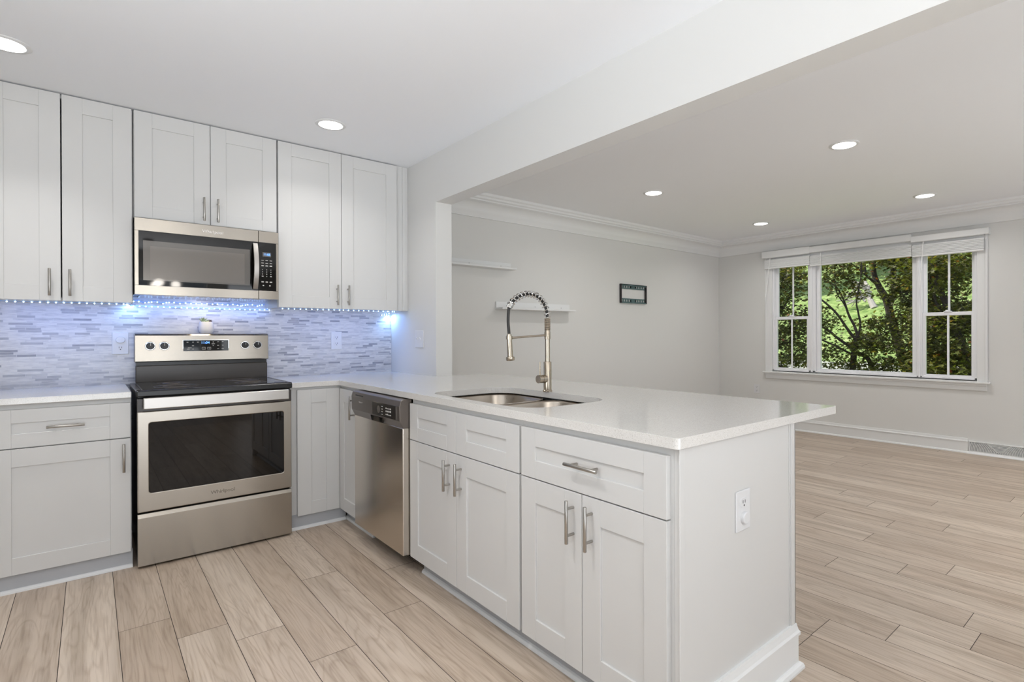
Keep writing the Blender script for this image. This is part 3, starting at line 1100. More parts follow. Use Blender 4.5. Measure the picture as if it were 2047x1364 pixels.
MB().tube([(FX - 0.050, FY, LZ + 0.015), (FX - 0.050, FY, LZ + 0.087)], 0.0045, 12).build('lever', 'faucet', f, smooth=True)

# ------------------------------------------------------------------ range
RX0, RX1, RY = -1.688, -0.944, -0.690
r = thing('range', 'stainless electric range with black glass cooktop between the base cabinets', 'range', (-1.31, -0.35, 0))
FR = face_back(RY)
MB().box(RX0 + 0.006, RX1 - 0.004, -0.03, -0.650, 0.03, 0.890).build('body', 'black', r)
for x in (RX0 + 0.05, RX1 - 0.05):
    for y in (-0.10, -0.58):
        MB().cyl((x, y, 0.0), (x, y, 0.035), 0.018, 12).build('levelling_foot', 'black', r)


def rrect_uv(u0, u1, v0, v1, rad, n=6):
    return rounded_rect(u0, u1, v0, v1, rad, n)


def plate_with_window(F, u0, u1, v0, v1, n0, n1, w, rad, name, material, parent, bevel=0.003):
    """a flat front with a rounded rectangular opening w=(u0,u1,v0,v1)"""
    bm = bmesh.new()
    rings = ([(u0, v0), (u1, v0), (u1, v1), (u0, v1)], rrect_uv(*w, rad))
    for ring in rings:
        vs = [bm.verts.new(F(u, n1, v)) for u, v in ring]
        for i in range(len(vs)):
            bm.edges.new((vs[i], vs[(i + 1) % len(vs)]))
    bmesh.ops.triangle_fill(bm, use_beauty=True, use_dissolve=False, edges=bm.edges[:])
    res = bmesh.ops.extrude_face_region(bm, geom=bm.faces[:])
    a, b = Vector(F(0, n1, 0)), Vector(F(0, n0, 0))
    bmesh.ops.translate(bm, verts=[g for g in res['geom'] if isinstance(g, bmesh.types.BMVert)], vec=b - a)
    bm.verts.index_update()
    m_ = MB()
    m_.add([v.co[:] for v in bm.verts], [[v.index for v in fc.verts] for fc in bm.faces])
    bm.free()
    ob = m_.build(name, material, parent)
    if bevel:
        bv = ob.modifiers.new('bevel', 'BEVEL')
        bv.width = bevel
        bv.segments = 2
        bv.limit_method = 'ANGLE'
        bv.angle_limit = R(60)
    return ob


# oven door
WIN = (-1.639, -0.987, 0.388, 0.757)
door = plate_with_window(FR, RX0, RX1, 0.292, 0.816, -0.035, 0.0, WIN, 0.014, 'oven_door', 'steel', r, 0.004)
MB().fbox(FR, RX0, RX1, -0.035, -0.001, 0.816, 0.884).build('handle_strip', 'dark_enamel', door, 0.002)
MB().fbox(FR, WIN[0] - 0.005, WIN[1] + 0.005, -0.03, -0.004, WIN[2] - 0.005, WIN[3] + 0.005).build('oven_window', 'oven_glass', door)
MB().fbox(FR, -1.530, -1.095, -0.0038, -0.0034, 0.440, 0.722).build('window_glass', 'oven_inner', door)
mb = MB().fbox(FR, -1.664, -0.968, 0.028, 0.046, 0.832, 0.890)
h = mb.build('handle', 'steel_handle', door, 0.004, 3)
MB().fbox(FR, -1.650, -1.625, -0.002, 0.03, 0.845, 0.878).build('handle_bracket', 'dark_enamel', h)
MB().fbox(FR, -1.007, -0.982, -0.002, 0.03, 0.845, 0.878).build('handle_bracket', 'dark_enamel', h)
text('logo', 'Whirlpool', 0.028, FR(-1.305, 0.0005, 0.338), ROT_BACK, 'engrave', door)
# storage drawer
mb = MB().prism([(0.0, 0.012), (0.0, 0.262), (-0.010, 0.282), (-0.035, 0.284), (-0.035, 0.012)], lambda p, q, a: FR(a, p, q), RX0, RX1)
mb.build('drawer', 'steel', r, 0.002)
# cooktop
mb = MB().box(RX0 - 0.003, RX1 + 0.004, -0.085, -0.698, 0.893, 0.926)
ct = mb.build('cooktop', 'black', r, 0.006, 3)
MB().box(RX0 + 0.022, RX1 - 0.022, -0.115, -0.672, 0.926, 0.930).build('glass_top', 'black_gloss', ct, 0.0015)
for (bx, by, br) in ((-1.50, -0.52, 0.105), (-1.13, -0.52, 0.085), (-1.50, -0.26, 0.075), (-1.13, -0.26, 0.10)):
    mb = MB()
    for q in (1.0, 0.62):
        mb.tube([(bx + br * q * math.cos(R(t)), by + br * q * math.sin(R(t)), 0.9301) for t in range(0, 360, 10)], 0.0009, 4, closed=True)
    mb.build('burner_ring', 'ring', ct)
MB().box(RX0 - 0.003, RX0 + 0.016, -0.12, -0.690, 0.926, 0.9285).box(RX1 - 0.015, RX1 + 0.004, -0.12, -0.690, 0.926, 0.9285).box(RX0, RX1, -0.672, -0.690, 0.926, 0.9285).build('cooktop_rim', 'dark_enamel', ct, 0.001)
# backguard
MB().box(-1.662, -0.940, -0.030, -0.092, 0.925, 1.030).build('vent_riser', 'dark_enamel', r, 0.004)
mb = MB().box(-1.660, -0.942, -0.030, -0.080, 1.028, 1.060)
mb.box(-1.55, -1.44, -0.080, -0.088, 1.036, 1.050)
mb.build('vent_slot', 'black', r)
mb = MB().prism([(-0.020, 1.052), (-0.108, 1.052), (-0.110, 1.058), (-0.104, 1.214), (-0.098, 1.223), (-0.088, 1.226), (-0.020, 1.226)], lambda p, q, a: (a, p, q), -1.668, -0.936)
bgd = mb.build('backguard', 'steel', r, 0.003)
slope = math.atan2(0.006, 0.156)


def on_guard(x, z, n=0.0):
    return (x, -0.110 + (z - 1.058) * 0.006 / 0.156 - n, z)


mb = MB()
p0, p1 = on_guard(-1.424, 1.183, 0.002), on_guard(-1.176, 1.115, 0.002)
mb.box(-1.424, -1.176, p0[1] - 0.0015, p1[1] + 0.006, 1.115, 1.184)
dp = mb.build('display_panel', 'black_gloss', bgd, 0.001)
MB().box(-1.428, -1.172, p0[1], p1[1] + 0.006, 1.111, 1.188).build('display_bezel', 'chrome', bgd, 0.001)
FG = face_back(p0[1] - 0.0018)
text('clock', '11:04', 0.0215, FG(-1.306, 0.0004, 1.168), ROT_BACK, 'digits', dp)
mb = MB()
for x, z, w in ((-1.402, 1.172, .010), (-1.373, 1.172, .008), (-1.347, 1.172, .010), (-1.373, 1.149, .011), (-1.390, 1.136, .020), (-1.398, 1.128, .014), (-1.373, 1.128, .008),
                (-1.262, 1.172, .006), (-1.262, 1.160, .018), (-1.262, 1.149, .006), (-1.235, 1.173, .010), (-1.209, 1.173, .009), (-1.235, 1.150, .009), (-1.209, 1.150, .009), (-1.235, 1.128, .010), (-1.209, 1.129, .013)):
    mb.fbox(FG, x - w / 2, x + w / 2, 0.0, 0.0006, z - 0.0016, z + 0.0016)
for x in (-1.314, -1.285):
    for (a, b, c_, d_) in ((-.010, .010, .006, .0075), (-.010, .010, -.0075, -.006), (-.010, -.0085, -.0075, .0075), (.0085, .010, -.0075, .0075), (-.001, .001, -.0075, .0075)):
        mb.fbox(FG, x + a, x + b, 0.0, 0.0006, 1.132 + c_, 1.132 + d_)
mb.build('button_marks', 'marks', dp, kind='stuff')
for kx in (-1.592, -1.522, -1.080, -1.005):
    p = on_guard(kx, 1.150)
    k_ = MB().lathe([(0.0265, 0.0), (0.0265, -0.004), (0.024, -0.006)], (kx, p[1], 1.150), 28, 'y').build('knob_ring', 'chrome', bgd, smooth=True)
    kb = MB().lathe([(0.0215, -0.004), (0.021, -0.018), (0.018, -0.022)], (kx, p[1], 1.150), 24, 'y').box(kx - 0.005, kx + 0.005, p[1] - 0.020, p[1] - 0.030, 1.130, 1.170).build('knob', 'black', bgd, smooth=True)
    MB().box(kx - 0.0012, kx + 0.0012, p[1] - 0.0302, p[1] - 0.0312, 1.152, 1.169).build('pointer', 'marks', kb)

# ------------------------------------------------------------------ microwave
mw = thing('microwave', 'stainless over-the-range microwave under the short wall cabinet', 'microwave', (-1.313, -0.2, 1.445))
MX0, MX1, MY = -1.681, -0.941, -0.400
FM = face_back(MY)
MB().box(MX0 + 0.004, MX1 - 0.004, -0.009, MY + 0.03, 1.452, ZM - 0.004).build('body', 'dark_enamel', mw)
GW = (-1.662, -1.062, 1.499, 1.803)
# door front and control side, one black glass band framed by stainless
md = plate_with_window(FM, MX0, -1.0585, 1.445, 1.876, -0.032, 0.0, (-1.662, -1.048, 1.499, 1.803), 0.012, 'door', 'steel', mw, 0.0) if False else None
mb = MB().fbox(FM, MX0, -1.0585, -0.032, 0.0, 1.445, 1.498).fbox(FM, MX0, -1.0585, -0.032, 0.0, 1.805, 1.877).fbox(FM, MX0, -1.662, -0.032, 0.0, 1.498, 1.805)
md = mb.build('door', 'steel', mw, 0.0012, 1)
mb = MB().fbox(FM, -1.662, -1.0585, -0.03, -0.003, 1.498, 1.805)
dg = mb.build('door_glass', 'black_gloss', md)
MB().fbox(FM, -1.642, -1.106, -0.0029, -0.0022, 1.527, 1.752).build('window', 'mw_glass', dg)
MB().fbox(FM, -1.610, -1.136, -0.0021, -0.0016, 1.535, 1.722).build('window_screen', 'mw_inner', dg)
mb = MB().fbox(FM, -1.0565, MX1, -0.032, 0.0, 1.445, 1.498).fbox(FM, -1.0565, MX1, -0.032, 0.0, 1.805, 1.877).fbox(FM, -0.956, MX1, -0.032, 0.0, 1.498, 1.805)
mp_ = mb.build('control_frame', 'steel', mw, 0.0012, 1)
cp = MB().fbox(FM, -1.0565, -0.956, -0.03, -0.003, 1.498, 1.805).build('control_panel', 'black_gloss', mp_)
FMg = face_back(MY + 0.003)
MB().fbox(FMg, -1.034, -0.985, -0.0005, 0.0006, 1.716, 1.744).build('display', 'display_box', cp)
text('clock', '11:05', 0.020, FMg(-1.009, 0.0012, 1.730), ROT_BACK, 'digits', cp, squash=0.9)
mb = MB()
for row, z in enumerate((1.692, 1.675, 1.658)):
    for x in (-1.034, -1.010, -0.986):
        mb.fbox(FMg, x - 0.007, x + 0.007, 0, 0.0006, z - (0.003 if row == 2 else 0.0014), z + (0.003 if row == 2 else 0.0014))
for z in (1.633, 1.619, 1.605, 1.591):
    for x in (-1.034, -1.010, -0.986):
        w = 0.005 if z == 1.591 and x != -1.010 else 0.0018
        mb.fbox(FMg, x - w, x + w, 0, 0.0006, z - 0.0025, z + 0.0025)
for x, z, w in ((-1.034, 1.555, .007), (-1.010, 1.555, .007), (-0.986, 1.555, .007), (-1.030, 1.532, .004), (-0.992, 1.532, .004)):
    mb.fbox(FMg, x - w, x + w, 0, 0.0006, z - 0.003, z + 0.003)
mb.build('button_marks', 'marks', cp, kind='stuff')
# bowed vertical handle
mb = MB()
vs, fs = [], []
K = 14
for i in range(K + 1):
    t = i / K
    z = 1.505 + (1.796 - 1.505) * t
    n = 0.004 + 0.040 * math.sin(math.pi * t) ** 0.8
    for (u, dn) in ((-1.092, 0.0), (-1.064, 0.0), (-1.064, 0.010), (-1.092, 0.010)):
        vs.append(FM(u, n + dn - 0.004, z))
for i in range(K):
    for j in range(4):
        fs.append((i * 4 + j, i * 4 + (j + 1) % 4, (i + 1) * 4 + (j + 1) % 4, (i + 1) * 4 + j))
fs += [(3, 2, 1, 0), (K * 4, K * 4 + 1, K * 4 + 2, K * 4 + 3)]
mb.add(vs, fs).build('handle', 'steel_handle', md, 0.002, smooth=True)
text('logo', 'Whirlpool', 0.026, FM(-1.305, 0.0006, 1.838), ROT_BACK, 'logo_silver', md)
mb = MB().box(MX0 + 0.03, MX1 - 0.03, -0.06, -0.36, 1.446, 1.453)
for k in range(10):
    mb.box(-1.60 + k * 0.058, -1.56 + k * 0.058, -0.30, -0.34, 1.444, 1.447)
mb.build('underside_grille', 'steel', mw)

# ------------------------------------------------------------------ dishwasher
dw = thing('dishwasher', 'stainless dishwasher set into the peninsula beside the corner cabinet', 'dishwasher', (-0.33, -1.315, 0.0))
DX, DY0, DY1 = -0.672, -0.990, -1.641
FD = face_side(DX)
MB().box(XP + THK + 0.01, -0.03, DY0 - 0.008, DY1 + 0.003, 0.09, ZB - 0.012).build('tub', 'black', dw)
MB().fbox(FD, DY0, DY1, -0.045, 0.0, 0.090, 0.738).build('door', 'steel_v', dw, 0.004, 3)
MB().box(-0.545, -0.530, DY0 - 0.01, DY1 + 0.0, 0.0, 0.085).build('toe_panel', 'black', dw)
prof = [(-0.05, 0.735), (-0.004, 0.735), (0.016, 0.775), (0.018, 0.850), (0.010, 0.878), (-0.004, 0.884), (-0.05, 0.884)]
cpn = MB().prism(prof, lambda p, q, a: FD(a, p, q), DY0 + 0.004, DY1).build('control_panel', 'dw_panel', dw, 0.003, 2)
MB().fbox(FD, -1.300, -1.600, 0.0155, 0.0188, 0.778, 0.846).build('control_window', 'dw_dark', cpn, 0.001)
mb = MB()
rnd = random.Random(3)
for i in range(4):
    for j in range(3):
        mb.fbox(FD, -1.478 - i * 0.018, -1.478 - i * 0.018 - 0.012, 0.0188, 0.0194, 0.792 + j * 0.016, 0.796 + j * 0.016 + rnd.random() * 0.006)
for j in range(4):
    mb.fbox(FD, -1.425, -1.440, 0.0188, 0.0194, 0.788 + j * 0.014, 0.792 + j * 0.014)
mb.build('button_marks', 'marks', cpn, kind='stuff')
MB().lathe([(0.020, -0.0190), (0.020, -0.0186)], (DX, -1.385, 0.812), 20, 'x').build('cycle_dial', 'dw_panel', cpn)
mb = MB().fbox(FD, -1.300, -1.600, 0.0178, 0.019, 0.846, 0.849).fbox(FD, -1.597, -1.600, 0.0178, 0.019, 0.778, 0.849).build('window_trim', 'chrome', cpn)
text('logo', 'Whirlpool', 0.013, FD(-1.130, 0.0185, 0.826), ROT_SIDE, 'logo_silver', cpn)
MB().fbox(FD, -1.05, -1.16, 0.0135, 0.0165, 0.858, 0.864).build('vent_slot', 'black', cpn)
mb = MB().prism([(-1.270, 0.770), (-1.430, 0.770), (-1.420, 0.742), (-1.285, 0.742)], lambda p, q, a: FD(p, a, q), 0.004, 0.0165)
mb.build('latch_recess', 'black_gloss', cpn, 0.001)
MB().box(-0.600, -0.560, DY0 - 0.002, DY1, ZB - 0.010, ZB - 0.0005).build('dark_recess_strip', 'black', dw)  # black strip standing in for the dark recess under the worktop

# ------------------------------------------------------------------ outlets and switches
def cover(F, u, v, w, h, name, label, cat, group=None, base=None):
    t = thing(name, label, cat, F(u, 0, v - h / 2), group)
    MB().fbox(F, u - w / 2, u + w / 2, 0, 0.006, v - h / 2, v + h / 2).build('cover_plate', 'plastic', t, 0.003, 3)
    return t


def receptacle(F, u, v, t, rr=0.0185):
    m_ = MB()
    pts = []
    for i in range(24):
        a = 2 * math.pi * i / 24
        pts.append((max(-rr, min(rr, 1.12 * rr * math.cos(a))), max(-rr * 0.8, min(rr * 0.8, rr * math.sin(a)))))
    m_.prism(pts, lambda p, q, a: F(u + p, a, v + q), 0.005, 0.0078)
    r_ = m_.build('receptacle', 'plastic', t)
    m_ = MB()
    m_.fbox(F, u - 0.0075, u - 0.005, 0.0078, 0.0083, v - 0.002, v + 0.008).fbox(F, u + 0.005, u + 0.0075, 0.0078, 0.0083, v - 0.002, v + 0.008)
    m_.prism([(0.003 * math.cos(R(a)), 0.003 * math.sin(R(a))) for a in range(0, 360, 30)], lambda p, q, a: F(u + p, a, v - 0.009 + q), 0.0078, 0.0083)
    m_.build('slots', 'slot', r_)


FT = face_back(-0.0082)
t = cover(FT, -1.731, 1.168, 0.080, 0.133, 'wall_outlet', 'white outlet on the mosaic backsplash left of the range, upper socket plugged', 'outlet', 'white outlets')
receptacle(FT, -1.731, 1.140, t)
MB().prism([(0.023 * math.cos(R(a)), 0.020 * math.sin(R(a))) for a in range(0, 360, 15)], lambda p, q, a: FT(-1.731 + p, a, 1.189 + q), 0.005, 0.016).build('socket_plug', 'plastic', t, 0.003)
t = cover(FT, -0.442, 1.174, 0.080, 0.134, 'wall_outlet', 'white two-socket outlet on the mosaic backsplash right of the range', 'outlet', 'white outlets')
receptacle(FT, -0.442, 1.197, t)
receptacle(FT, -0.442, 1.151, t)
FSW = face_side(0.0)
t = cover(FSW, -0.508, 1.184, 0.132, 0.128, 'light_switch', 'white double toggle switch on the wall stub beside the opening', 'switch')
for u in (-0.483, -0.533):
    m_ = MB().fbox(FSW, u - 0.005, u + 0.005, 0.005, 0.0065, 1.166, 1.202)
    m_.prism([(0.0055, 1.186), (0.016, 1.198), (0.018, 1.193), (0.0055, 1.176)], lambda p, q, a: FSW(a, p, q), u - 0.0035, u + 0.0035)
    m_.build('toggle', 'plastic', t)
t = cover(FE, -0.288, 0.646, 0.084, 0.128, 'wall_outlet', 'white outlet on the peninsula end panel, lower socket capped', 'outlet', 'white outlets')
receptacle(FE, -0.288, 0.672, t)
MB().prism([(0.019 * math.cos(R(a)), 0.019 * math.sin(R(a))) for a in range(0, 360, 15)], lambda p, q, a: FE(-0.288 + p, a, 0.624 + q), 0.005, 0.018).build('socket_cap', 'plastic', t, 0.003)
t = cover(GF, -0.527, 0.490, 0.082, 0.122, 'wall_outlet', 'white outlet low on the window wall, left of the window', 'outlet', 'white outlets')
receptacle(GF, -0.527, 0.514, t)
receptacle(GF, -0.527, 0.468, t)

# ------------------------------------------------------------------ LED strips under the wall cabinets
rnd = random.Random(8)


def led_strip(label, path, spacing, loc, jit=0.0):
    t = thing('led_strip', label, 'light strip', loc, 'blue LED strips under the wall cabinets')
    path = [Vector(p) for p in path]
    MB().tube(path, 0.0022, 6).build('strip_tape', 'led_tape', t, smooth=True)
    n = 0
    for a, b in zip(path, path[1:]):
        d = (b - a).length
        s_ = 0.5 * spacing
        while s_ < d:
            p = a.lerp(b, s_ / d) + Vector((rnd.uniform(-jit, jit), 0, rnd.uniform(-jit, jit)))
            MB().lathe([(0.0, 0.0038), (0.0032, 0.002), (0.0038, 0.0), (0.0032, -0.002), (0.0, -0.0038)], (p.x, p.y - 0.002, p.z - 0.003), 8).build('led_bulb', 'led', t, smooth=True)
            s_ += spacing
            n += 1
    return t


led_strip('blue-white LED strip under the left wall cabinet', [(-2.280, -0.20, ZU - 0.004), (-1.712, -0.272, ZU - 0.004), (-1.690, -0.10, ZU - 0.006)], 0.032, (-2.0, -0.2, ZU - 0.02))
led_strip('straight row of blue-white LEDs low under the microwave', [(-1.684, -0.03, 1.398), (-1.2, -0.024, 1.394), (-0.90, -0.024, 1.396)], 0.0305, (-1.3, -0.03, 1.39))
pts = []
for i in range(26):
    t = i / 25
    wob = 0.0 if 0.25 < t < 0.8 else 1.0
    pts.append((-1.680 + 0.74 * t, -0.022 - 0.012 * wob * (i % 3), 1.4255 + 0.007 * math.sin(i * 2.1) * (0.35 + wob)))
led_strip('tangled upper row of blue-white LEDs close under the microwave', pts, 0.024, (-1.3, -0.03, 1.42), 0.002)
led_strip('blue-white LED strip under the right wall cabinet', [(-0.900, -0.250, ZU - 0.004), (-0.505, -0.285, ZU - 0.004), (-0.110, -0.290, ZU - 0.004), (-0.080, -0.26, ZU - 0.006)], 0.037, (-0.5, -0.2, ZU - 0.02))
t = led_strip('short loose LED tail hanging in the wall corner', [(-0.020, -0.030, ZU - 0.006), (-0.10, -0.028, ZU - 0.022), (-0.015, -0.026, ZU - 0.026)], 0.020, (-0.05, -0.03, ZU - 0.03))
BLUE = (0.17, 0.34, 1.0)
area_light('led_glow_left', (-1.98, -0.20, ZU - 0.012), (0, 0.25, -1), 0.56, 0.02, LED_W, BLUE)
area_light('led_glow_middle', (-1.30, -0.045, 1.405), (0, 0.1, -1), 0.76, 0.015, LED_W * 0.7, BLUE)
area_light('led_glow_middle_up', (-1.30, -0.055, 1.428), (0, 1, 0.1), 0.76, 0.008, LED_W * 0.16, (0.03, 0.24, 1.0))
area_light('led_glow_right', (-0.48, -0.24, ZU - 0.012), (0, 0.25, -1), 0.80, 0.02, LED_W * 1.1, BLUE)
area_light('led_glow_corner', (-0.05, -0.045, ZU - 0.03), (0.35, -0.1, -1), 0.08, 0.03, LED_W * 0.5, (0.25, 0.5, 1.0))
area_light('led_glow_left_end', (-1.692, -0.06, 1.392), (0, 0.4, -1), 0.05, 0.03, LED_W * 0.18, (0.25, 0.5, 1.0))
# warm task lamp of the microwave
area_light('microwave_task_lamp', (-1.30, -0.20, 1.442), (0, 0.35, -1), 0.10, 0.05, 0.45, (1.0, 0.86, 0.68))

# ------------------------------------------------------------------ potted succulent
PX, PY, PZ = -1.294, -0.062, 1.226
p = thing('potted_succulent', 'small white pot of succulents standing on top of the range', 'plant', (PX, PY, PZ))
prof = [(0.020, 0.0), (0.030, 0.002), (0.040, 0.014), (0.0435, 0.030), (0.0425, 0.050), (0.0375, 0.074), (0.0365, 0.078), (0.0345, 0.078), (0.034, 0.066), (0.0, 0.066)]
MB().lathe(prof, (PX, PY, PZ), 32).build('pot', 'pot', p, smooth=True)
MB().lathe([(0.034, 0.064), (0.033, 0.069), (0.0, 0.071)], (PX, PY, PZ), 20).build('soil', 'soil', p)
rnd = random.Random(5)


def rosette(cx, cy, cz, n, ln, w, lean, name, material):
    m_ = MB()
    for i in range(n):
        a = 2.4 * i
        el = R(20 + 60 * (i / n)) if lean else R(35 + 45 * rnd.random())
        d = Vector((math.cos(a) * math.cos(el), math.sin(a) * math.cos(el), math.sin(el)))
        b = Vector((cx, cy, cz))
        l_ = ln * (0.8 + 0.4 * rnd.random())
        m_.tube([b, b + d * l_ * 0.35, b + d * l_ * 0.7, b + d * l_], [w * 0.7, w, w * 0.75, w * 0.1], 6)
    return m_.build(name, material, p, smooth=True)


rosette(PX - 0.016, PY - 0.010, PZ + 0.070, 16, 0.034, 0.0034, False, 'spiky_succulent', 'succulent')
rosette(PX - 0.020, PY - 0.012, PZ + 0.070, 8, 0.036, 0.0024, False, 'spiky_succulent', 'succulent_tip')
rosette(PX + 0.018, PY - 0.010, PZ + 0.071, 16, 0.020, 0.0042, True, 'rosette_succulent', 'succulent_dark')
rosette(PX + 0.006, PY - 0.016, PZ + 0.071, 7, 0.016, 0.0036, True, 'rosette_succulent', 'succulent_tip')

# ------------------------------------------------------------------ living room: shelves, bracket, register
FL = face_back(YL)


def ledge(x0, x1, z0, z1, label):
    t = thing('wall_shelf', label, 'shelf', ((x0 + x1) / 2, YL, z0), 'white picture ledges')
    MB().fbox(FL, x0, x1, 0, 0.018, z0, z1).build('back_plate', 'trim', t, 0.0015)
    MB().fbox(FL, x0, x1, 0.018, 0.118, z0, z0 + 0.018).build('ledge', 'trim', t, 0.0015)
    m_ = MB()
    for u in (x0 + 0.12, (x0 + x1) / 2, x1 - 0.12):
        m_.prism([(0.0035 * math.cos(R(a)), 0.0035 * math.sin(R(a))) for a in range(0, 360, 45)], lambda p_, q, a: FL(u + p_, a, (z0 + z1) / 2 + q), 0.018, 0.0186)
    m_.build('screws', 'slot', t)
    return t


ledge(0.290, 1.240, 1.838, 1.909, 'upper white picture ledge, running behind the wall stub')
ledge(1.066, 2.012, 1.458, 1.534, 'lower white picture ledge, seen behind the faucet')
t = thing('television_bracket', 'empty dark steel television wall bracket right of the ledges', 'bracket', (3.05, YL, 1.59))
TX0, TX1, TZ0, TZ1 = 2.822, 3.282, 1.592, 1.806
for (z0, z1, flip) in ((TZ1 - 0.052, TZ1, 1), (TZ0, TZ0 + 0.052, -1)):
    m_ = MB()
    za, zb = z0, z1
    m_.fbox(FL, TX0, TX1, 0.004, 0.008, za, za + 0.014).fbox(FL, TX0, TX1, 0.004, 0.008, zb - 0.014, zb)
    for i in range(11):
        u = TX0 + 0.012 + i * (TX1 - TX0 - 0.024) / 10
        w = 0.055 if i == 5 else 0.010
        m_.fbox(FL, u - w, u + w, 0.004, 0.008, za + 0.014, zb - 0.014)
    e = zb if flip > 0 else za
    m_.fbox(FL, TX0, TX1, 0.004, 0.024, e - 0.004, e + 0.004).fbox(FL, TX0, TX1, 0.020, 0.024, e - 0.004 - (0.012 if flip > 0 else -0.012), e + 0.004)
    m_.build('slotted_rail', 'bracket', t)
for u in (TX0 - 0.004, TX1 - 0.012):
    MB().fbox(FL, u, u + 0.016, 0.0, 0.026, TZ0 - 0.004, TZ1 + 0.004).build('side_bar', 'bracket_dark', t, 0.002)
t = thing('floor_register', 'white baseboard air register with fan-shaped slots under the window', 'vent', (XW, -3.05, 0.0))
RY0, RY1, RA = -2.806, -3.294, -3.050
mb = MB().fbox(GF, RY0, RY1, 0.0, 0.02, 0.0, 0.030).fbox(GF, RY0, RY1, 0.0, 0.02, 0.118, 0.128).fbox(GF, RY0, RY0 - 0.010, 0.0, 0.02, 0.03, 0.118).fbox(GF, RY1 + 0.010, RY1, 0.0, 0.02, 0.03, 0.118)
mb.prism([(0.0, 0.0), (0.040, 0.0), (0.040, 0.005), (0.020, 0.022), (0.0, 0.022)], lambda p_, q, a: GF(a, p_, q), RY0 + 0.01, RY1 - 0.01)
mb.build('register_frame', 'trim', t, 0.002)
MB().fbox(GF, RY0 - 0.005, RY1 + 0.005, 0.0, 0.004, 0.028, 0.120).build('backing', 'toe', t)
mb = MB()
for i in range(18):
    rr = 0.026 + i * 0.0122
    for sgn in (1, -1):
        pts = []
        for a in range(0, 46, 3):
            z = 0.030 + rr * math.sin(R(a))
            if z > 0.119:
                break
            pts.append(GF(RA + sgn * rr * math.cos(R(a)), 0.016, z))
        if len(pts) > 1:
            mb.tube(pts, 0.0042, 6)
for sgn in (1, -1):
    mb.tube([GF(RA, 0.017, 0.030), GF(RA + sgn * 0.089, 0.017, 0.119)], 0.004, 5)
for i in range(6):
    z = 0.048 + i * 0.0125
    mb.tube([GF(RA + (z - 0.03), 0.016, z), GF(RA - (z - 0.03), 0.016, z)], 0.0040, 5)
mb.build('grille', 'trim', t)
MB().fbox(GF, RA + 0.006, RA - 0.006, 0.016, 0.026, 0.083, 0.104).build('damper_lever', 'trim', t, 0.002)


# ------------------------------------------------------------------ recessed ceiling lights
def downlight(x, y, rad, watts, label, color=(1.0, 0.985, 0.965), spread=150):
    t = thing('recessed_light', label, 'ceiling light', (x, y, CEIL), 'recessed ceiling lights')
    MB().lathe([(rad * 1.30, 0.0), (rad * 1.30, -0.002), (rad * 1.24, -0.005), (rad * 1.02, -0.006), (rad, -0.003), (rad, 0.0)], (x, y, CEIL), 40).build('trim_ring', 'trim', t, smooth=True)
    MB().lathe([(rad * 0.99, -0.0042), (rad * 0.99, -0.0062), (0.0, -0.0062)], (x, y, CEIL), 40).build('diffuser', 'diffuser', t)
    d_ = bpy.data.lights.new('downlight_lamp', 'AREA')
    d_.shape = 'DISK'
    d_.size = rad * 1.9
    d_.spread = R(spread)
    d_.energy = watts
    d_.color = color
    lo = bpy.data.objects.new('downlight_lamp', d_)
    COL.objects.link(lo)
    lo.parent = t
    lo.location = (0, 0, -0.010)
    return t


downlight(-0.745, -0.812, 0.068, KITCHEN_LAMP_W * 0.55, 'recessed ceiling light over the range and right wall cabinet', spread=128)
downlight(-2.152, -0.820, 0.068, KITCHEN_LAMP_W * 0.5, 'recessed ceiling light over the left wall cabinet, cut by the frame', spread=96)
downlight(2.052, -2.703, 0.072, LIVING_LAMP_W, 'living room ceiling light nearest the beam, closest to the camera')
downlight(2.034, -1.083, 0.072, LIVING_LAMP_W, 'living room ceiling light nearest the crown moulding over the ledges')
downlight(4.062, -2.650, 0.072, LIVING_LAMP_W, 'living room ceiling light in front of the window')
downlight(4.068, -1.030, 0.072, LIVING_LAMP_W, 'living room ceiling light nearest the far room corner')
# extra downlights out of view, added to brighten the rooms
for x, y, w in ((-1.75, -2.75, KITCHEN_LAMP_W * 1.5), (-1.75, -5.0, KITCHEN_LAMP_W * 0.8), (2.05, -4.35, LIVING_LAMP_W), (4.06, -4.35, LIVING_LAMP_W)):
    downlight(x, y, 0.07, w, 'added recessed ceiling light out of view', spread=96)

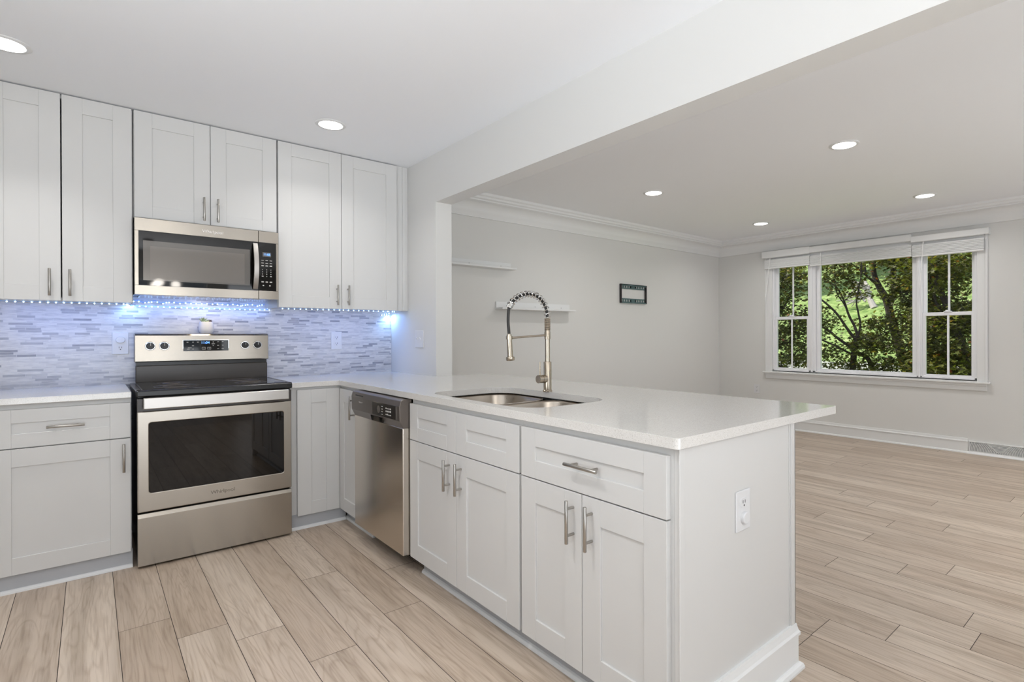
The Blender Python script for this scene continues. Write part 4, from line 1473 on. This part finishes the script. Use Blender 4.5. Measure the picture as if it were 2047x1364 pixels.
# chandelier of the dining corner, behind the camera; it shows in the microwave door
c = thing('chandelier', 'dark bronze chandelier hanging behind the camera', 'chandelier', (-1.28, -5.5, 1.65))
MB().tube([(-1.28, -5.5, CEIL), (-1.28, -5.5, 1.65)], 0.008, 8).lathe([(0.06, 2.485), (0.06, CEIL), (0.0, CEIL)], (-1.28, -5.5, 0), 20).build('stem', 'iron', c)
for i in range(5):
    a = 2 * math.pi * i / 5
    ca, sa = math.cos(a), math.sin(a)
    arm = smooth_path([(-1.28, -5.5, 1.70), (-1.28 + 0.12 * ca, -5.5 + 0.12 * sa, 1.62), (-1.28 + 0.26 * ca, -5.5 + 0.26 * sa, 1.66), (-1.28 + 0.30 * ca, -5.5 + 0.30 * sa, 1.76)])
    ar = MB().tube(arm, 0.006, 8).build('arm', 'iron', c, smooth=True)
    MB().lathe([(0.012, 0), (0.026, 0.03), (0.024, 0.06), (0.006, 0.085)], (-1.28 + 0.30 * ca, -5.5 + 0.30 * sa, 1.76), 14).build('bulb', 'bulb', ar, smooth=True)
    d_ = bpy.data.lights.new('chandelier_lamp', 'POINT')
    d_.energy = CHANDELIER_W / 5
    d_.color = (1.0, 0.93, 0.84)
    d_.shadow_soft_size = 0.05
    lo = bpy.data.objects.new('chandelier_lamp', d_)
    COL.objects.link(lo)
    lo.location = (-1.28 + 0.30 * ca, -5.5 + 0.30 * sa, 1.92)

# ------------------------------------------------------------------ outside: hill, paving, trees
def ground_z(x, y):
    pts = [(5.0, -0.28), (9.0, -0.18), (12.5, 0.05), (15.5, 0.42), (18.0, 1.20), (24.0, 3.1), (32.0, 5.6), (45.0, 8.0)]
    for (a, b), (c_, d_) in zip(pts, pts[1:]):
        if x <= c_:
            return b + (d_ - b) * (x - a) / (c_ - a)
    return pts[-1][1]


vs, fs = [], []
nx, ny = 60, 50
rnd = random.Random(2)
for i in range(nx + 1):
    for j in range(ny + 1):
        x = 5.06 + 40 * (i / nx) ** 1.2
        y = -14 + 36 * j / ny
        vs.append((x, y, ground_z(x, y) + (rnd.uniform(-0.08, 0.08) if x > 9 else 0)))
for i in range(nx):
    for j in range(ny):
        a = i * (ny + 1) + j
        fs.append((a, a + ny + 1, a + ny + 2, a + 1))
o = MB().add(vs, fs).build('hillside', 'grass', smooth=True)
struct(o)
o['label'] = 'sunlit grassy hillside outside the window'
o['category'] = 'hillside'
vs, fs = [], []
for i in range(12):
    for j in range(21):
        x = 13.4 + 1.3 * i / 11
        y = -12 + 32 * j / 20
        vs.append((x, y, ground_z(x, y) + 0.10))
for i in range(11):
    for j in range(20):
        a = i * 21 + j
        fs.append((a, a + 21, a + 22, a + 1))
o = MB().add(vs, fs).build('path', 'road', smooth=True)
struct(o)


def leaf_shape():
    pts = []
    for i in range(10):
        a = R(90 + 36 * i)
        r_ = 1.0 if i % 2 == 0 else 0.42
        if i in (4, 6):
            r_ = 0.7
        if i == 5:
            r_ = 0.3
        pts.append((r_ * math.cos(a), r_ * math.sin(a)))
    return pts


LEAF = leaf_shape()


def foliage(clusters, size, seed, flat=0.6):
    m_ = MB()
    clusters = [c_[:6] + (int(c_[6] * 2.4),) for c_ in clusters]
    rg = random.Random(seed)
    for (cx, cy, cz, rx, ry, rz, n) in clusters:
        # layered sprays inside the cluster
        sprays = max(3, n // 28)
        cs = []
        for _ in range(sprays):
            while True:
                q = Vector((rg.uniform(-1, 1), rg.uniform(-1, 1), rg.uniform(-1, 1)))
                if q.length < 1:
                    break
            cs.append((cx + q.x * rx, cy + q.y * ry, cz + q.z * rz))
        for _ in range(n):
            s0 = cs[rg.randrange(sprays)]
            ctr = Vector((s0[0] + rg.gauss(0, 0.16), s0[1] + rg.gauss(0, 0.15), s0[2] + rg.gauss(0, 0.05)))
            nrm = Vector((rg.gauss(0, flat), rg.gauss(0, flat), 1.0)).normalized()
            a = nrm.orthogonal().normalized()
            b = nrm.cross(a)
            th = rg.uniform(0, 6.283)
            a2, b2 = a * math.cos(th) + b * math.sin(th), b * math.cos(th) - a * math.sin(th)
            sz = size * rg.uniform(0.6, 1.25)
            m_.add([ctr + a2 * (x * sz) + b2 * (y * sz) for x, y in LEAF], [tuple(range(10))], (min(1, max(0, rg.gauss(0.42, 0.25))), rg.random(), rg.random()))
    return m_


def limb(pts, r0, r1, n=8):
    path = smooth_path(pts, 5)
    k = len(path) - 1
    return path, [r0 + (r1 - r0) * i / k for i in range(k + 1)]


def tree(name, label, loc, limbs, clusters, size, seed, leafmat='leaf', bark='bark', flat=0.6):
    t = thing(name, label, 'tree', loc, 'trees outside the window')
    m_ = MB()
    for pts, r0, r1 in limbs:
        path, rs = limb(pts, r0, r1)
        m_.tube(path, rs, 9)
    m_.build('trunk', bark, t, smooth=True)
    foliage(clusters, size, seed, flat).build('foliage', leafmat, t)
    return t


X = 8.3
tree('maple_tree', 'thin dark forked maple in the middle of the big window', (X, -0.45, -0.2), [
    ([(X, -0.40, -0.25), (X, -0.47, 0.55), (X, -0.50, 0.92), (X, -0.56, 1.19)], 0.060, 0.042),
    ([(X, -0.56, 1.17), (X + .1, -0.47, 1.36), (X + .15, -0.356, 1.56), (X + .2, -0.24, 1.87), (X + .2, -0.10, 2.11), (X + .2, 0.15, 2.24)], 0.026, 0.010),
    ([(X + .12, -0.40, 1.50), (X + .1, -0.30, 1.75), (X, -0.20, 2.0), (X, -0.18, 2.4)], 0.014, 0.007),
    ([(X, -0.54, 1.10), (X - .1, -0.42, 1.32), (X - .2, -0.273, 1.60), (X - .3, -0.06, 1.84), (X - .3, 0.15, 1.98)], 0.026, 0.012),
    ([(X, -0.56, 1.18), (X, -0.60, 1.38), (X - .1, -0.60, 1.60), (X - .1, -0.575, 1.81), (X, -0.618, 2.29), (X, -0.60, 2.75)], 0.020, 0.007),
    ([(X, -0.50, 0.95), (X - .2, -0.30, 1.15), (X - .3, -0.171, 1.30), (X - .4, 0.10, 1.45), (X - .4, 0.5, 1.66)], 0.026, 0.012),
    ([(X, -0.48, 0.85), (X - .2, -0.25, 1.02), (X - .4, 0.07, 1.20), (X - .4, 0.4, 1.36)], 0.020, 0.008),
    ([(X, -0.50, 0.90), (X + .2, -0.64, 0.80), (X + .2, -0.74, 0.50), (X + .2, -0.80, 0.0)], 0.035, 0.045),
    ([(X + .1, -0.56, 1.0), (X + .3, -0.80, 1.20), (X + .4, -1.05, 1.32)], 0.014, 0.006),
], [(X, -0.20, 2.42, 0.5, 0.42, 0.20, 420), (X + .2, -0.45, 2.1, 0.4, 0.15, 0.10, 90), (X - .3, 0.05, 2.15, 0.4, 0.30, 0.20, 130), (X - .4, 0.0, 1.42, 0.4, 0.20, 0.30, 420),
    (X - .3, 0.10, 0.85, 0.5, 0.55, 0.26, 620), (X, -0.75, 1.02, 0.4, 0.32, 0.13, 420), (X, -0.42, 0.62, 0.3, 0.35, 0.16, 170), (X + .3, -0.95, 1.40, 0.4, 0.22, 0.10, 150), (X, -0.75, 1.72, 0.4, 0.1, 0.12, 0),
    (X, -0.45, 1.92, 0.4, 0.16, 0.06, 70), (X, -0.9, 0.7, 0.3, 0.3, 0.2, 260)], 0.042, 11)
X = 9.5
tree('maple_tree', 'thick leaning maple trunk at the right of the big window', (X, -1.1, -0.15), [
    ([(X, -1.15, -0.2), (X, -0.974, 0.48), (X, -0.855, 0.92), (X, -0.733, 1.39), (X, -0.626, 1.86), (X, -0.50, 2.12), (X, -0.41, 2.44), (X, -0.46, 3.0)], 0.105, 0.035),
    ([(X, -0.66, 1.75), (X + .2, -0.69, 2.0), (X + .2, -0.68, 2.4), (X + .2, -0.70, 3.0)], 0.060, 0.045),
    ([(X, -0.50, 2.12), (X - .2, -0.30, 2.38), (X - .3, -0.1, 2.6)], 0.025, 0.012),
    ([(X, -0.80, 1.15), (X - .3, -1.1, 1.45), (X - .4, -1.5, 1.70)], 0.035, 0.012),
    ([(X, -0.85, 0.95), (X + .3, -1.3, 1.25), (X + .3, -1.7, 1.4)], 0.03, 0.012),
], [(X - .4, -1.40, 2.35, 0.6, 0.55, 0.42, 1300), (X - .3, -1.45, 1.50, 0.5, 0.50, 0.45, 1300), (X - .2, -1.45, 0.85, 0.5, 0.50, 0.35, 1000), (X - .3, -0.75, 2.62, 0.5, 0.45, 0.16, 420),
    (X - .3, -0.60, 1.42, 0.4, 0.22, 0.05, 110), (X - .3, -0.55, 1.18, 0.4, 0.30, 0.06, 160), (X - .2, -1.05, 1.9, 0.3, 0.25, 0.35, 420)], 0.045, 12)
X = 7.6
tree('maple_tree', 'dark leafy maple filling the narrow window near the room corner', (X, 1.2, -0.25), [
    ([(X, 1.3, -0.3), (X, 1.1, 0.5), (X, 0.9, 1.2), (X, 0.75, 2.0), (X, 0.7, 2.8)], 0.07, 0.03),
    ([(X, 1.05, 0.8), (X - .1, 0.6, 0.72), (X - .2, 0.2, 0.5)], 0.05, 0.025),
    ([(X, 0.9, 1.2), (X, 0.5, 1.6), (X, 0.3, 1.9)], 0.03, 0.012),
], [(X, 0.62, 2.15, 0.5, 0.55, 0.45, 1500), (X + .2, 0.62, 1.35, 0.5, 0.55, 0.40, 1300), (X, 0.62, 0.70, 0.5, 0.50, 0.22, 420)], 0.042, 13)
X = 8.2
tree('maple_tree', 'dark leafy maple filling the narrow window on the right', (X, -2.3, -0.25), [
    ([(X, -2.3, -0.3), (X, -2.15, 0.6), (X, -1.95, 1.4), (X, -1.72, 2.1), (X, -1.68, 2.9)], 0.06, 0.03),
    ([(X, -2.0, 1.2), (X, -1.75, 1.65), (X, -1.60, 2.3)], 0.03, 0.012),
], [(X, -1.85, 2.20, 0.5, 0.50, 0.45, 1050), (X, -1.95, 1.30, 0.5, 0.55, 0.45, 1700), (X, -1.90, 0.68, 0.5, 0.55, 0.25, 950)], 0.042, 14)
# wood beyond the lawn: taller trees on the hill
rnd = random.Random(21)
for i, (x, y, h, w, lab) in enumerate(((25.0, 9.5, 4.5, 2.0, 'leafy tree on the hill behind the narrow corner window'), (28.0, 6.2, 4.2, 1.9, 'leafy tree high on the hill left of the forked maple'),
                                       (27.0, 2.6, 4.5, 1.6, 'leafy tree on the hill behind the thick leaning trunk'), (24.5, -0.4, 4.5, 1.9, 'leafy tree on the hill behind the big window edge'),
                                       (22.0, -5.2, 4.5, 1.9, 'leafy tree on the hill behind the narrow right window'))):
    z = ground_z(x, y)
    tree('hill_tree', lab, (x, y, z - 0.1), [([(x, y, z - 0.2), (x + .1, y + .1, z + h * .4), (x, y, z + h * .8)], 0.16, 0.05)],
         [(x, y, z + h * .72, w, w, h * .30, 800), (x - .6, y, z + h * .40, w * .8, w * .9, h * .22, 450)], 0.16, 40 + i, 'leaf_bright')
# fallen bleached tree lying on the hill
t = thing('fallen_tree', 'bleached fallen tree with bare roots lying on the hillside', 'fallen tree', (21.6, 3.9, ground_z(21.6, 3.9)))
mb = MB()
z0 = ground_z(21.4, 3.9)
mb.tube(smooth_path([(21.2, 3.45, z0 - 0.05), (21.4, 3.72, z0 + 0.45), (21.7, 3.95, z0 + 1.05)]), [0.13 - 0.004 * i for i in range(17)], 9)
mb.build('trunk', 'bark_pale', t, smooth=True)
mb = MB()
rnd = random.Random(6)
for i in range(30):
    a = rnd.uniform(-0.2, 1.0)
    p0 = Vector((21.4 + rnd.uniform(-.2, .2), 3.8 + rnd.uniform(-.2, .3), z0 + rnd.uniform(0.2, 1.0)))
    p2 = p0 + Vector((rnd.uniform(-.3, .3), rnd.uniform(0.2, 0.9), rnd.uniform(-0.5, 0.4)))
    mb.tube(smooth_path([p0, p0.lerp(p2, .5) + Vector((0, 0, rnd.uniform(-.05, .15))), p2]), [0.05 - 0.0024 * q for q in range(17)], 6)
mb.build('roots', 'bark_pale', t, smooth=True)
